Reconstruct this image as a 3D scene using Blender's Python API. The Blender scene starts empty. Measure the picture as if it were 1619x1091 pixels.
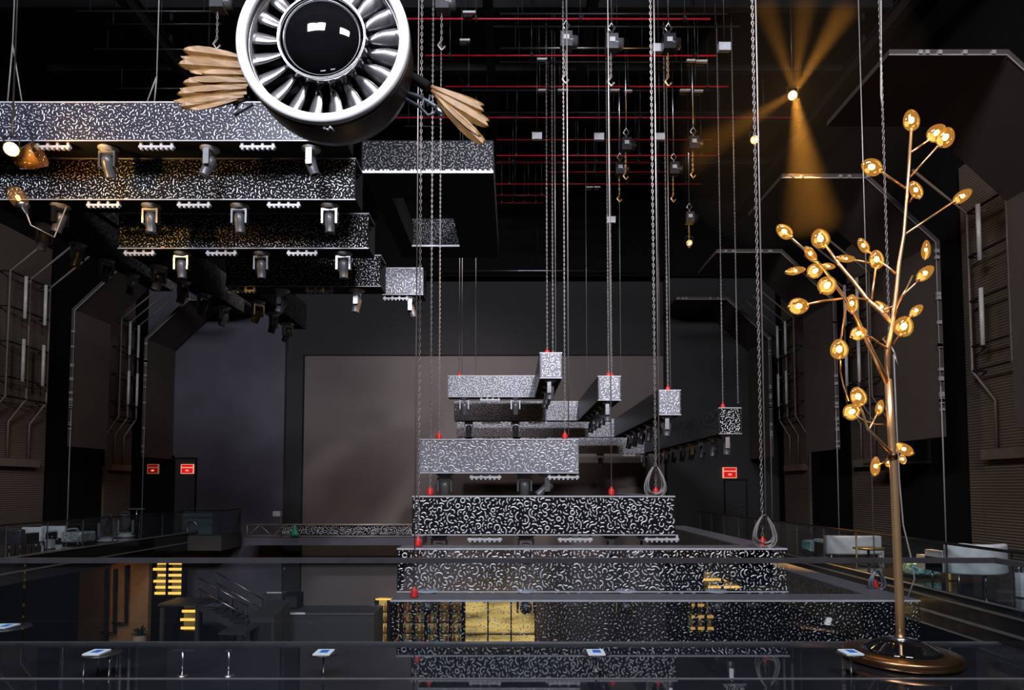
import bpy, bmesh, math, random
from mathutils import Vector, Matrix
S = bpy.context.scene
COL = S.collection
random.seed(7)
R = math.radians

# ------------------------------------------------------------------ camera
F_PX, CX, PY0, TANP = 1000.0, 809.5, 720.0, 0.05
EYE = Vector((0, 0, 1.8))
pitch = math.atan(TANP)
cam = bpy.data.cameras.new('camera')
cam.sensor_fit = 'HORIZONTAL'
cam.sensor_width = 36
cam.lens = 36 * F_PX / 1619
cam.shift_y = (PY0 - 545.5) / 1619
cam.clip_end = 200
cam.clip_start = 0.05
camo = bpy.data.objects.new('camera', cam)
COL.objects.link(camo)
camo.location = EYE
camo.rotation_euler = (math.pi / 2 + pitch, 0, 0)
S.camera = camo
_F = Vector((0, math.cos(pitch), math.sin(pitch)))
_U = Vector((0, -math.sin(pitch), math.cos(pitch)))


def P(px, py, Y):
    """point of the place seen at pixel (px,py) on the plane y=Y"""
    d = Vector(((px - CX) / F_PX, 0, 0)) + _U * ((PY0 - py) / F_PX) + _F
    return EYE + d * (Y / d.y)


def PZ(px, py, z=0.0):
    d = Vector(((px - CX) / F_PX, 0, 0)) + _U * ((PY0 - py) / F_PX) + _F
    return EYE + d * ((z - EYE.z) / d.z)


# ------------------------------------------------------------------ world, view
S.view_settings.view_transform = 'Standard'
S.view_settings.look = 'None'
S.view_settings.gamma = 1
S.view_settings.exposure = 0.0
S.view_settings.use_curve_mapping = False
w = bpy.data.worlds.new('world')
S.world = w
w.use_nodes = True
w.node_tree.nodes['Background'].inputs[0].default_value = (0.55, 0.62, 0.85, 1)
w.node_tree.nodes['Background'].inputs[1].default_value = 0.006
S.cycles.transparent_max_bounces = 24
S.cycles.max_bounces = 6
S.cycles.caustics_reflective = False
S.cycles.caustics_refractive = False


def area(name, loc, target, size, power, color, size_y=None):
    l = bpy.data.lights.new(name, 'AREA')
    l.size = size
    if size_y:
        l.shape = 'RECTANGLE'
        l.size_y = size_y
    l.energy = power
    l.color = color
    o = bpy.data.objects.new(name, l)
    COL.objects.link(o)
    o.location = loc
    o.rotation_euler = (Vector(target) - Vector(loc)).to_track_quat('-Z', 'Y').to_euler()
    return o


def spot(name, loc, target, power, color, ang, blend=0.5, rad=0.05):
    l = bpy.data.lights.new(name, 'SPOT')
    l.energy = power
    l.color = color
    l.spot_size = R(ang)
    l.spot_blend = blend
    l.shadow_soft_size = rad
    o = bpy.data.objects.new(name, l)
    COL.objects.link(o)
    o.location = loc
    o.rotation_euler = (Vector(target) - Vector(loc)).to_track_quat('-Z', 'Y').to_euler()
    return o


area('house_light_left', (-5.0, -1.5, 13.0), (-2.5, 13, 4.5), 4.5, 1900, (0.86, 0.9, 1.0), 2.2)
area('house_light_right', (4.0, -1.5, 13.0), (-0.5, 13, 3.5), 4.5, 1500, (0.95, 0.93, 1.0), 2.2)
spot('rear_beam_fill', (3.2, 5.0, 13.6), (0.2, 17.0, 4.6), 8500, (0.92, 0.92, 1.0), 48, 0.9, 0.35)  # unseen lamp added to brighten the central beams
spot('back_wall_fill', (-1.5, 17.5, 11.5), (-2.6, 28, 3.2), 1700, (1.0, 0.88, 0.86), 62, 0.9, 0.3)  # no fixture here: light added for the back wall
spot('left_wall_fill', (-9.5, 20.5, 9.0), (-10.5, 28, 2.0), 420, (0.95, 0.9, 1.0), 66, 1.0, 0.3)  # added fill over the dark patch on the left back wall
spot('gallery_fill_right', (1.0, 12.0, 9.0), (11.6, 19, 2.0), 650, (1.0, 0.82, 0.68), 54, 1.0, 0.3)  # unseen spot put in to lift the right side wall
spot('gallery_fill_left', (-5.5, 15.5, 9.0), (-16, 22.5, 2.2), 600, (1.0, 0.84, 0.74), 56, 1.0, 0.3)  # added source without a fixture, lifts the left side wall

# ------------------------------------------------------------------ materials
def new_mat(name):
    m = bpy.data.materials.new(name)
    m.use_nodes = True
    nt = m.node_tree
    nt.nodes.clear()
    out = nt.nodes.new('ShaderNodeOutputMaterial')
    return m, nt, out


def L(nt, a, b):
    nt.links.new(a, b)


def pbr(name, col, rough=0.5, metal=0.0, noise=0.12, nscale=6.0, bump=0.0, bscale=40, spec=0.5, coat=0.0, ior=None):
    m, nt, out = new_mat(name)
    b = nt.nodes.new('ShaderNodeBsdfPrincipled')
    b.inputs['Roughness'].default_value = rough
    b.inputs['Metallic'].default_value = metal
    b.inputs['Specular IOR Level'].default_value = spec
    b.inputs['Coat Weight'].default_value = coat
    tc = nt.nodes.new('ShaderNodeTexCoord')
    n = nt.nodes.new('ShaderNodeTexNoise')
    n.inputs['Scale'].default_value = nscale
    n.inputs['Detail'].default_value = 4
    L(nt, tc.outputs['Object'], n.inputs['Vector'])
    r = nt.nodes.new('ShaderNodeValToRGB')
    c = Vector(col[:3])
    r.color_ramp.elements[0].position = 0.3
    r.color_ramp.elements[1].position = 0.7
    r.color_ramp.elements[0].color = (*(c * (1 - noise)), 1)
    r.color_ramp.elements[1].color = (*[min(1, v * (1 + noise)) for v in c], 1)
    if ior:
        b.inputs['IOR'].default_value = ior
    L(nt, n.outputs['Fac'], r.inputs['Fac'])
    L(nt, r.outputs['Color'], b.inputs['Base Color'])
    if bump:
        n2 = nt.nodes.new('ShaderNodeTexNoise')
        n2.inputs['Scale'].default_value = bscale
        L(nt, tc.outputs['Object'], n2.inputs['Vector'])
        bp = nt.nodes.new('ShaderNodeBump')
        bp.inputs['Strength'].default_value = bump
        bp.inputs['Distance'].default_value = 0.02
        L(nt, n2.outputs['Fac'], bp.inputs['Height'])
        L(nt, bp.outputs['Normal'], b.inputs['Normal'])
    L(nt, b.outputs[0], out.inputs[0])
    return m


def emit(name, col, strength):
    m, nt, out = new_mat(name)
    e = nt.nodes.new('ShaderNodeEmission')
    e.inputs[0].default_value = (*col, 1)
    e.inputs[1].default_value = strength
    L(nt, e.outputs[0], out.inputs[0])
    return m


def math_node(nt, op, a, b=None):
    n = nt.nodes.new('ShaderNodeMath')
    n.operation = op
    for i, v in enumerate((a, b)):
        if v is None:
            continue
        if isinstance(v, (int, float)):
            n.inputs[i].default_value = v
        else:
            L(nt, v, n.inputs[i])
    return n.outputs[0]


def worm(name, gap=None, line=(0.82, 0.82, 0.86), scale=9.0, width=0.06, metal=0.25, rough=0.4, dist=1.2, gap_metal=0.2):
    """squiggle relief cladding: raised pale squiggles over a darker liner, or cut right through (gap None)"""
    m, nt, out = new_mat(name)
    tc = nt.nodes.new('ShaderNodeTexCoord')
    hs = []
    for k, (sc, off) in enumerate(((scale, 0.0), (scale * 1.13, 37.3))):
        mp = nt.nodes.new('ShaderNodeMapping')
        mp.inputs['Location'].default_value = (off, off * 1.7, off * 0.6)
        L(nt, tc.outputs['Object'], mp.inputs['Vector'])
        n = nt.nodes.new('ShaderNodeTexNoise')
        n.inputs['Scale'].default_value = sc
        n.inputs['Detail'].default_value = 0.0
        n.inputs['Distortion'].default_value = dist
        L(nt, mp.outputs[0], n.inputs['Vector'])
        d = math_node(nt, 'ABSOLUTE', math_node(nt, 'SUBTRACT', n.outputs['Fac'], 0.5))
        hs.append(d)
    d = math_node(nt, 'MINIMUM', hs[0], hs[1])
    fac = nt.nodes.new('ShaderNodeMapRange')
    fac.inputs['From Min'].default_value = width * 0.75
    fac.inputs['From Max'].default_value = width * 1.15
    fac.inputs['To Min'].default_value = 1
    fac.inputs['To Max'].default_value = 0
    L(nt, d, fac.inputs['Value'])
    b = nt.nodes.new('ShaderNodeBsdfPrincipled')
    b.inputs['Metallic'].default_value = metal
    b.inputs['Roughness'].default_value = rough
    if gap is not None:
        mx = nt.nodes.new('ShaderNodeMix')
        mx.data_type = 'RGBA'
        mx.inputs[6].default_value = (*gap, 1)
        mx.inputs[7].default_value = (*line, 1)
        L(nt, fac.outputs[0], mx.inputs[0])
        L(nt, mx.outputs[2], b.inputs['Base Color'])
        bp = nt.nodes.new('ShaderNodeBump')
        bp.inputs['Strength'].default_value = 0.5
        bp.inputs['Distance'].default_value = 0.012
        L(nt, fac.outputs[0], bp.inputs['Height'])
        L(nt, bp.outputs['Normal'], b.inputs['Normal'])
        L(nt, b.outputs[0], out.inputs[0])
    else:
        b.inputs['Base Color'].default_value = (*line, 1)
        t = nt.nodes.new('ShaderNodeBsdfTransparent')
        mx = nt.nodes.new('ShaderNodeMixShader')
        L(nt, fac.outputs[0], mx.inputs[0])
        L(nt, t.outputs[0], mx.inputs[1])
        L(nt, b.outputs[0], mx.inputs[2])
        L(nt, mx.outputs[0], out.inputs[0])
    return m


def corrugated(name, col, freq=60.0):
    m, nt, out = new_mat(name)
    b = nt.nodes.new('ShaderNodeBsdfPrincipled')
    b.inputs['Roughness'].default_value = 0.65
    tc = nt.nodes.new('ShaderNodeTexCoord')
    wv = nt.nodes.new('ShaderNodeTexWave')
    wv.bands_direction = 'Z'
    wv.inputs['Scale'].default_value = freq / 20
    wv.inputs['Distortion'].default_value = 0.15
    L(nt, tc.outputs['Object'], wv.inputs['Vector'])
    r = nt.nodes.new('ShaderNodeValToRGB')
    c = Vector(col)
    r.color_ramp.elements[0].color = (*(c * 0.45), 1)
    r.color_ramp.elements[1].color = (*c, 1)
    L(nt, wv.outputs['Fac'], r.inputs['Fac'])
    L(nt, r.outputs['Color'], b.inputs['Base Color'])
    bp = nt.nodes.new('ShaderNodeBump')
    bp.inputs['Strength'].default_value = 0.6
    bp.inputs['Distance'].default_value = 0.03
    L(nt, wv.outputs['Fac'], bp.inputs['Height'])
    L(nt, bp.outputs['Normal'], b.inputs['Normal'])
    L(nt, b.outputs[0], out.inputs[0])
    return m


def glass(name, tint=(0.86, 0.89, 0.92), film=0.03, ior=1.45, filmcol=(0.5, 0.6, 0.75), film_emits=False, lit=1.0):
    m, nt, out = new_mat(name)
    t = nt.nodes.new('ShaderNodeBsdfTransparent')
    t.inputs[0].default_value = (*tint, 1)
    g = nt.nodes.new('ShaderNodeBsdfGlossy')
    g.inputs['Roughness'].default_value = 0.02
    df = nt.nodes.new('ShaderNodeEmission' if film_emits else 'ShaderNodeBsdfDiffuse')
    if film_emits:
        df.inputs[1].default_value = lit
    df.inputs[0].default_value = (*filmcol, 1)
    m1 = nt.nodes.new('ShaderNodeMixShader')
    m1.inputs[0].default_value = film
    L(nt, t.outputs[0], m1.inputs[1])
    L(nt, df.outputs[0], m1.inputs[2])
    lw = nt.nodes.new('ShaderNodeLayerWeight')
    lw.inputs[0].default_value = 0.5
    r0 = ((ior - 1) / (ior + 1)) ** 2
    fres = math_node(nt, 'ADD', math_node(nt, 'MULTIPLY', math_node(nt, 'POWER', lw.outputs['Facing'], 5.0), 1 - r0), r0)
    m2 = nt.nodes.new('ShaderNodeMixShader')
    L(nt, fres, m2.inputs[0])
    L(nt, m1.outputs[0], m2.inputs[1])
    L(nt, g.outputs[0], m2.inputs[2])
    L(nt, m2.outputs[0], out.inputs[0])
    return m


def amber_onyx(name, strength):
    m, nt, out = new_mat(name)
    tc = nt.nodes.new('ShaderNodeTexCoord')
    mp = nt.nodes.new('ShaderNodeMapping')
    mp.inputs['Scale'].default_value = (0.35, 1, 1.6)
    L(nt, tc.outputs['Object'], mp.inputs['Vector'])
    n = nt.nodes.new('ShaderNodeTexNoise')
    n.inputs['Scale'].default_value = 1.1
    n.inputs['Detail'].default_value = 5
    L(nt, mp.outputs[0], n.inputs['Vector'])
    r = nt.nodes.new('ShaderNodeValToRGB')
    r.color_ramp.elements[0].position = 0.36
    r.color_ramp.elements[0].color = (0.10, 0.055, 0.015, 1)
    r.color_ramp.elements[1].position = 0.56
    r.color_ramp.elements[1].color = (0.78, 0.52, 0.14, 1)
    L(nt, n.outputs['Fac'], r.inputs['Fac'])
    e = nt.nodes.new('ShaderNodeEmission')
    e.inputs[1].default_value = strength
    L(nt, r.outputs['Color'], e.inputs[0])
    L(nt, e.outputs[0], out.inputs[0])
    return m


M = {}
M['squiggle'] = pbr('pale_squiggle_metal', (0.86, 0.86, 0.90), 0.34, 0.35, noise=0.05)
M['squiggle_dim'] = pbr('half_shaded_squiggle_metal', (0.45, 0.45, 0.47), 0.4, 0.35, noise=0.3, nscale=14)  # squiggle metal darkened: weaker light on the lowest beam put into the colour
M['squiggle_faint'] = pbr('shaded_squiggle_metal', (0.16, 0.16, 0.17), 0.55, 0.1, noise=0.3, nscale=14)  # darker copy of the squiggle metal, dim light on the hollow frame painted in
M['liner_grey'] = pbr('grey_liner', (0.22, 0.22, 0.26), 0.5)
M['liner_black'] = pbr('black_liner', (0.007, 0.007, 0.009), 0.7, spec=0.15)
M['liner_blue'] = pbr('blue_black_liner', (0.035, 0.035, 0.058), 0.35)
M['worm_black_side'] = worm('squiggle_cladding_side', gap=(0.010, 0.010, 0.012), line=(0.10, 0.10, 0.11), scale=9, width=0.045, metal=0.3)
M['black'] = pbr('black_paint', (0.012, 0.012, 0.013), 0.55)
M['matte_black'] = pbr('matte_black', (0.006, 0.006, 0.0065), 0.9, spec=0.1)
M['near_black'] = pbr('near_black_wall', (0.010, 0.009, 0.009), 0.8, spec=0.2)
M['underside'] = pbr('black_underside', (0.014, 0.014, 0.015), 0.8, spec=0.2)
M['trim_grey'] = pbr('beam_top_grey', (0.16, 0.15, 0.17), 0.45, 0.3)
M['steel'] = pbr('brushed_steel', (0.62, 0.62, 0.66), 0.28, 1.0)
M['pale_metal'] = pbr('pale_painted_metal', (0.62, 0.62, 0.66), 0.4, 0.1)
M['dark_metal'] = pbr('dark_metal', (0.05, 0.05, 0.055), 0.35, 0.6)
M['head_grey'] = pbr('lamp_housing_grey', (0.11, 0.11, 0.12), 0.35, 0.3)
M['lens'] = pbr('lens_glass', (0.03, 0.035, 0.045), 0.05, 0.0, spec=0.9)
M['chain'] = pbr('galvanised_chain', (0.42, 0.38, 0.37), 0.4, 0.55)
M['cable'] = pbr('pale_cable', (0.30, 0.28, 0.28), 0.5)
M['red'] = pbr('red_shackle', (0.75, 0.03, 0.03), 0.4)
M['red_pipe'] = pbr('red_painted_pipe', (0.55, 0.012, 0.03), 0.35)
M['back_wall_grey'] = pbr('grey_purple_wall', (0.088, 0.080, 0.105), 0.75, noise=0.15, nscale=0.9)
M['back_wall_dark'] = pbr('charcoal_wall', (0.022, 0.022, 0.024), 0.75, noise=0.15, nscale=0.8)
M['screen_brown'] = pbr('brown_grey_screen', (0.145, 0.115, 0.108), 0.55, noise=0.08, nscale=0.7)
M['upper_wall'] = pbr('dark_upper_wall', (0.028, 0.026, 0.028), 0.8)
M['corr'] = corrugated('brown_corrugated', (0.155, 0.115, 0.088), 90)
M['panel_brown'] = pbr('brown_grey_panel', (0.060, 0.046, 0.039), 0.7, noise=0.1, nscale=1.5)
M['conduit'] = pbr('conduit_brown', (0.16, 0.12, 0.10), 0.5, 0.2)
M['tube_white'] = pbr('white_tube_glass', (0.55, 0.52, 0.5), 0.3)
M['floor'] = pbr('polished_black_stone', (0.010, 0.012, 0.016), 0.025, noise=0.3, nscale=1.2, spec=0.5, ior=2.1)
M['gallery_floor'] = pbr('gallery_polished_floor', (0.012, 0.012, 0.014), 0.07, spec=0.7)
M['fascia'] = pbr('fascia_black', (0.010, 0.010, 0.012), 0.3)
M['lip'] = pbr('fascia_lip_metal', (0.36, 0.35, 0.37), 0.35, 0.7)
M['glass'] = glass('balustrade_glass', tint=(0.90, 0.93, 0.95), film=0.006)
M['smoked'] = glass('smoked_clear_panel', tint=(0.88, 0.88, 0.90), film=0.0, ior=1.25)
M['smoked_dark'] = glass('smoked_dark_panel', tint=(0.62, 0.62, 0.64), film=0.0, ior=1.25)
M['glass_g'] = glass('gallery_glass', tint=(0.86, 0.90, 0.90), film=0.008)
M['rail'] = pbr('black_handrail', (0.02, 0.02, 0.022), 0.3, 0.2)
M['rail_front'] = pbr('grey_handrail', (0.085, 0.08, 0.09), 0.3, 0.4)
M['gold'] = pbr('brushed_gold', (0.98, 0.60, 0.31), 0.34, 0.82, noise=0.06)
M['bronze'] = pbr('brushed_bronze', (0.42, 0.23, 0.12), 0.30, 1.0, noise=0.1)
M['wood'] = pbr('golden_feather', (0.25, 0.125, 0.038), 0.45, 0.1, noise=0.22, nscale=9)
M['chrome'] = pbr('satin_steel', (0.50, 0.47, 0.49), 0.26, 0.85, noise=0.03)
M['rim'] = pbr('white_brushed_rim', (0.90, 0.90, 0.94), 0.45, 0.1, noise=0.05)
M['gloss_black'] = pbr('gloss_black', (0.006, 0.006, 0.007), 0.04, spec=0.9, coat=1.0)
M['casing'] = pbr('dark_casing', (0.02, 0.018, 0.017), 0.35)
M['bracket'] = pbr('blue_grey_bracket', (0.16, 0.18, 0.22), 0.4, 0.5)
M['sofa'] = pbr('pale_upholstery', (0.72, 0.73, 0.77), 0.6)
M['white'] = pbr('white_plastic', (0.8, 0.82, 0.85), 0.4)
M['teal_worm'] = worm('teal_squiggle', gap=(0.06, 0.26, 0.29), line=(0.62, 0.92, 0.94), scale=8, width=0.045, metal=0.0)
M['pale_worm'] = worm('pale_squiggle', gap=(0.16, 0.18, 0.19), line=(0.62, 0.66, 0.68), scale=10, width=0.06, metal=0.0)
M['beige'] = pbr('beige_lower_wall', (0.30, 0.17, 0.08), 0.8)
M['green'] = pbr('leaf_green', (0.03, 0.055, 0.02), 0.5)
M['grey_stage'] = pbr('stage_grey', (0.055, 0.052, 0.052), 0.6)
M['stair'] = pbr('stair_steel', (0.09, 0.085, 0.09), 0.5, 0.3)
M['onyx'] = amber_onyx('backlit_onyx', 2.6)
M['gold_strip'] = emit('warm_light_strip', (1.0, 0.52, 0.10), 1.6)
M['amber_panel'] = amber_onyx('amber_backlit', 0.75)
M['filament'] = emit('warm_bulb_core', (1.0, 0.60, 0.20), 38.0)
M['bulb'] = glass('amber_bulb_glass', tint=(1.0, 0.80, 0.46), film=0.20, ior=1.5, filmcol=(1.0, 0.46, 0.09), film_emits=True, lit=1.25)  # glass film emits: glow of the core put in as emission
M['bulb'].cycles.emission_sampling = 'NONE'
M['lamp_lens'] = emit('warm_spot_lens', (1.0, 0.62, 0.2), 60.0)
M['sign_red'] = emit('sign_red', (0.75, 0.01, 0.02), 0.9)
M['sign_pale'] = emit('sign_pale', (1.0, 0.45, 0.25), 0.9)
M['sign_red_dim'] = emit('sign_red_faint', (0.5, 0.01, 0.01), 0.3)
M['sign_pale_dim'] = emit('sign_pale_faint', (1.0, 0.4, 0.15), 0.22)
M['screen_blue'] = emit('tablet_screen_blue', (0.05, 0.16, 0.6), 0.7)
M['screen_white'] = emit('tablet_screen_white', (0.6, 0.75, 0.9), 0.7)
M['bottle_red'] = pbr('red_glass', (0.45, 0.05, 0.02), 0.1)
M['bottle_amber'] = pbr('amber_glass', (0.55, 0.20, 0.04), 0.1)
M['bottle_teal'] = pbr('teal_glass', (0.10, 0.22, 0.24), 0.1)
M['emerald'] = pbr('green_cloth', (0.02, 0.28, 0.16), 0.6)


# ------------------------------------------------------------------ mesh builder
class MB:
    def __init__(self):
        self.v, self.f, self.s = [], [], []

    def add(self, vs, fs, smooth=False):
        o = len(self.v)
        self.v += [tuple(p) for p in vs]
        self.f += [tuple(i + o for i in q) for q in fs]
        self.s += [smooth] * len(fs)
        return self

    def box(self, x0, x1, y0, y1, z0, z1):
        vs = [(x, y, z) for x in (x0, x1) for y in (y0, y1) for z in (z0, z1)]
        return self.add(vs, [(0, 1, 3, 2), (4, 6, 7, 5), (0, 4, 5, 1), (2, 3, 7, 6), (0, 2, 6, 4), (1, 5, 7, 3)])

    def bar(self, p0, p1, w, h, up=(0, 0, 1)):
        p0, p1 = Vector(p0), Vector(p1)
        d = (p1 - p0).normalized()
        s = d.cross(Vector(up))
        if s.length < 1e-4:
            s = d.cross(Vector((1, 0, 0)))
        s.normalize()
        u = s.cross(d)
        vs = []
        for p in (p0, p1):
            for a, b in ((-1, -1), (1, -1), (1, 1), (-1, 1)):
                vs.append(p + s * (a * w / 2) + u * (b * h / 2))
        return self.add(vs, [(3, 2, 1, 0), (4, 5, 6, 7), (0, 1, 5, 4), (1, 2, 6, 5), (2, 3, 7, 6), (3, 0, 4, 7)])

    def tube(self, pts, r, n=8, caps=True):
        pts = [Vector(p) for p in pts]
        rs = r if isinstance(r, (list, tuple)) else [r] * len(pts)
        vs, fs = [], []
        prev = None
        for i, p in enumerate(pts):
            a = pts[max(0, i - 1)]
            b = pts[min(len(pts) - 1, i + 1)]
            d = (b - a).normalized()
            if prev is None:
                s = d.cross(Vector((0, 0, 1)))
                if s.length < 1e-3:
                    s = d.cross(Vector((1, 0, 0)))
            else:
                s = prev - d * prev.dot(d)
            s.normalize()
            prev = s
            u = d.cross(s)
            for k in range(n):
                t = 2 * math.pi * k / n
                vs.append(p + (s * math.cos(t) + u * math.sin(t)) * rs[i])
        for i in range(len(pts) - 1):
            for k in range(n):
                a, b = i * n + k, i * n + (k + 1) % n
                fs.append((a, b, b + n, a + n))
        self.add(vs, fs, True)
        if caps:
            o = len(self.v) - len(vs)
            self.f.append(tuple(o + k for k in reversed(range(n))))
            self.f.append(tuple(o + (len(pts) - 1) * n + k for k in range(n)))
            self.s += [False, False]
        return self

    def lathe(self, prof, n=32, mat=None, smooth=True, close=False):
        """prof: list of (r, z) revolved about z, then moved by mat"""
        vs, fs = [], []
        m = len(prof)
        for r, z in prof:
            for k in range(n):
                t = 2 * math.pi * k / n
                vs.append(Vector((r * math.cos(t), r * math.sin(t), z)))
        rng = m if close else m - 1
        for i in range(rng):
            j = (i + 1) % m
            for k in range(n):
                k2 = (k + 1) % n
                fs.append((i * n + k, i * n + k2, j * n + k2, j * n + k))
        if not close:
            if prof[0][0] > 1e-6:
                fs.append(tuple(reversed(range(n))))
            if prof[-1][0] > 1e-6:
                fs.append(tuple((m - 1) * n + k for k in range(n)))
        if mat is not None:
            vs = [mat @ v for v in vs]
        return self.add(vs, fs, smooth)

    def grid(self, rows, smooth=True, double=False):
        nr, nc = len(rows), len(rows[0])
        vs = [p for r in rows for p in r]
        fs = []
        for i in range(nr - 1):
            for j in range(nc - 1):
                a = i * nc + j
                fs.append((a, a + 1, a + nc + 1, a + nc))
        return self.add(vs, fs, smooth)

    def build(self, name, mat, parent=None, origin=None, solid=0.0):
        me = bpy.data.meshes.new(name)
        off = Vector((0, 0, 0))
        if parent is not None:
            off = -Vector(parent['_loc'])
        org = Vector(origin) if origin is not None else Vector((0, 0, 0))
        if parent is None and origin is not None:
            off = -org
        elif origin is not None:
            off = -org
        me.from_pydata([tuple(Vector(v) + off) for v in self.v], [], self.f)
        me.polygons.foreach_set('use_smooth', self.s)
        me.materials.append(mat)
        me.validate()
        me.update()
        bm = bmesh.new()
        bm.from_mesh(me)
        bmesh.ops.recalc_face_normals(bm, faces=bm.faces)
        bm.to_mesh(me)
        bm.free()
        o = bpy.data.objects.new(name, me)
        COL.objects.link(o)
        o['_loc'] = [0.0, 0.0, 0.0]
        if parent is not None:
            o.parent = parent
            if origin is not None:
                o.location = org - Vector(parent['_loc'])
                o['_loc'] = list(org)
            else:
                o['_loc'] = parent['_loc']
        elif origin is not None:
            o.location = org
            o['_loc'] = list(org)
        if solid:
            md = o.modifiers.new('thick', 'SOLIDIFY')
            md.thickness = solid
            md.offset = 0
        return o


def tag(o, label, cat, group=None, kind=None):
    o['label'] = label
    o['category'] = cat
    if group:
        o['group'] = group
    if kind:
        o['kind'] = kind
    return o


def thing(name, label, cat, loc=(0, 0, 0), group=None):
    o = bpy.data.objects.new(name, None)
    o.empty_display_size = 0.1
    COL.objects.link(o)
    o.location = loc
    o['_loc'] = list(loc)
    return tag(o, label, cat, group)


def struct(o):
    o['kind'] = 'structure'
    return o


def copy_tree(o, parent=None):
    c = o.copy()
    COL.objects.link(c)
    if parent is not None:
        c.parent = parent
    for ch in list(o.children):
        copy_tree(ch, c)
    return c


ORD = ['first', 'second', 'third', 'fourth', 'fifth', 'sixth', 'seventh', 'eighth', 'ninth', 'tenth', 'eleventh', 'twelfth', 'thirteenth', 'fourteenth']


# ------------------------------------------------------------------ room shell
def wall_box(name, mat, x0, x1, y0, y1, z0, z1):
    return struct(MB().box(x0, x1, y0, y1, z0, z1).build(name, mat))


GZ = -6.0
wall_box('floor', M['matte_black'], -16.4, 12.0, -4, 28.6, GZ - 0.3, GZ)
wall_box('wall_right', M['matte_black'], 11.6, 11.9, 2, 28.4, GZ, 15)
wall_box('wall_left', M['matte_black'], -16.3, -16.0, 2, 28.4, GZ, 15)
wall_box('ceiling', M['matte_black'], -16.3, 11.9, 2, 28.4, 15, 15.3)
YB = 28.0
xa, xb, xc = P(455, 700, YB).x, P(480, 700, YB).x, P(1050, 700, YB).x
wall_box('wall_back_left', M['back_wall_grey'], -16.0, xa, YB - 0.5, YB + 0.3, GZ, 15)
wall_box('wall_back_right', M['back_wall_dark'], xc, 11.6, YB - 0.5, YB + 0.3, GZ, 15)
zs = P(700, 562, YB).z
wall_box('wall_back', M['screen_brown'], xa, xc, YB, YB + 0.3, GZ, zs)
wall_box('wall_back_upper', M['upper_wall'], xa, xc, YB - 0.12, YB + 0.3, zs, 15)
ztop = P(700, 437, 27.3).z
wall_box('trim_0', M['matte_black'], -16.0, 11.6, 27.3, 27.5, ztop, 15)
wall_box('trim_1', M['back_wall_dark'], xa, xb, YB - 0.25, YB, GZ, zs)
wall_box('trim_20', M['matte_black'], -16.0, P(276, 700, 27.45).x, 27.44, 27.5, GZ, P(250, 720, 27.45).z)
# camera balcony
BX0, BX1, BY = -13.0, 5.62, 7.4
wall_box('floor_balcony', M['floor'], BX0, BX1, -3, BY, -0.45, 0)
wall_box('trim_2', M['lip'], BX0, BX1, BY, BY + 0.03, -0.06, 0.012)
wall_box('trim_3', M['lip'], BX0, BX1, 6.02, 6.05, 0, 0.006)
# side galleries
GXR, GXL = 7.5, -13.0
wall_box('floor_gallery_right', M['gallery_floor'], GXR, 11.6, 3, 27.5, -0.65, 0)
wall_box('floor_gallery_left', M['gallery_floor'], -16.0, GXL, 3, 27.5, -0.72, 0)
k = 4
for zz, hh in ((-0.015, 0.02), (-0.15, 0.03), (-0.42, 0.035), (-0.66, 0.02)):
    wall_box('trim_%d' % k, M['lip'], GXR - 0.04, GXR, 3, 27.4, zz - hh / 2, zz + hh / 2)
    k += 1
for zz, hh in ((-0.02, 0.04), (-0.42, 0.04)):
    wall_box('trim_%d' % k, M['lip'], GXL, GXL + 0.04, 3, 27.4, zz - hh / 2, zz + hh / 2)
    k += 1
# corrugated wall panels on the side walls (fixed cladding)
CORR_R = [(12.4, 15.9), (19.2, 21.4), (24.5, 26.7)]
CORR_L = [(19.0, 21.5), (24.7, 26.4)]
for a, b in CORR_R:
    wall_box('trim_%d' % k, M['corr'], 11.5, 11.6, a, b, 0, 10.0)
    k += 1
for a, b in CORR_L:
    wall_box('trim_%d' % k, M['corr'], -16.0, -15.9, a, b, 0, 10.0)
    k += 1


def door(n, px0, px1, ytop, zb, mat):
    p0, p1 = P(px0, ytop, YB - 0.5), P(px1, ytop, YB - 0.5)
    d = struct(MB().box(p0.x, p1.x, YB - 0.56, YB - 0.5, zb, p0.z).build('door_%d' % n, mat))
    MB().box(p0.x - 0.06, p0.x, YB - 0.57, YB - 0.5, zb, p0.z).box(p1.x, p1.x + 0.06, YB - 0.57, YB - 0.5, zb, p0.z).box(
        p0.x - 0.06, p1.x + 0.06, YB - 0.57, YB - 0.5, p0.z, p0.z + 0.07).build('door_frame', M['near_black'], d)
    MB().tube([(p1.x - 0.12, YB - 0.56, zb + 1.0), (p1.x - 0.12, YB - 0.62, zb + 1.0), (p1.x - 0.24, YB - 0.62, zb + 1.0)], 0.015, 6).build('door_handle', M['steel'], d)


door(1, 279, 310, 726, 0, pbr('door_grey', (.05, .046, .056), .6))
door(2, 1146, 1178, 760, 0, M['back_wall_dark'])


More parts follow.
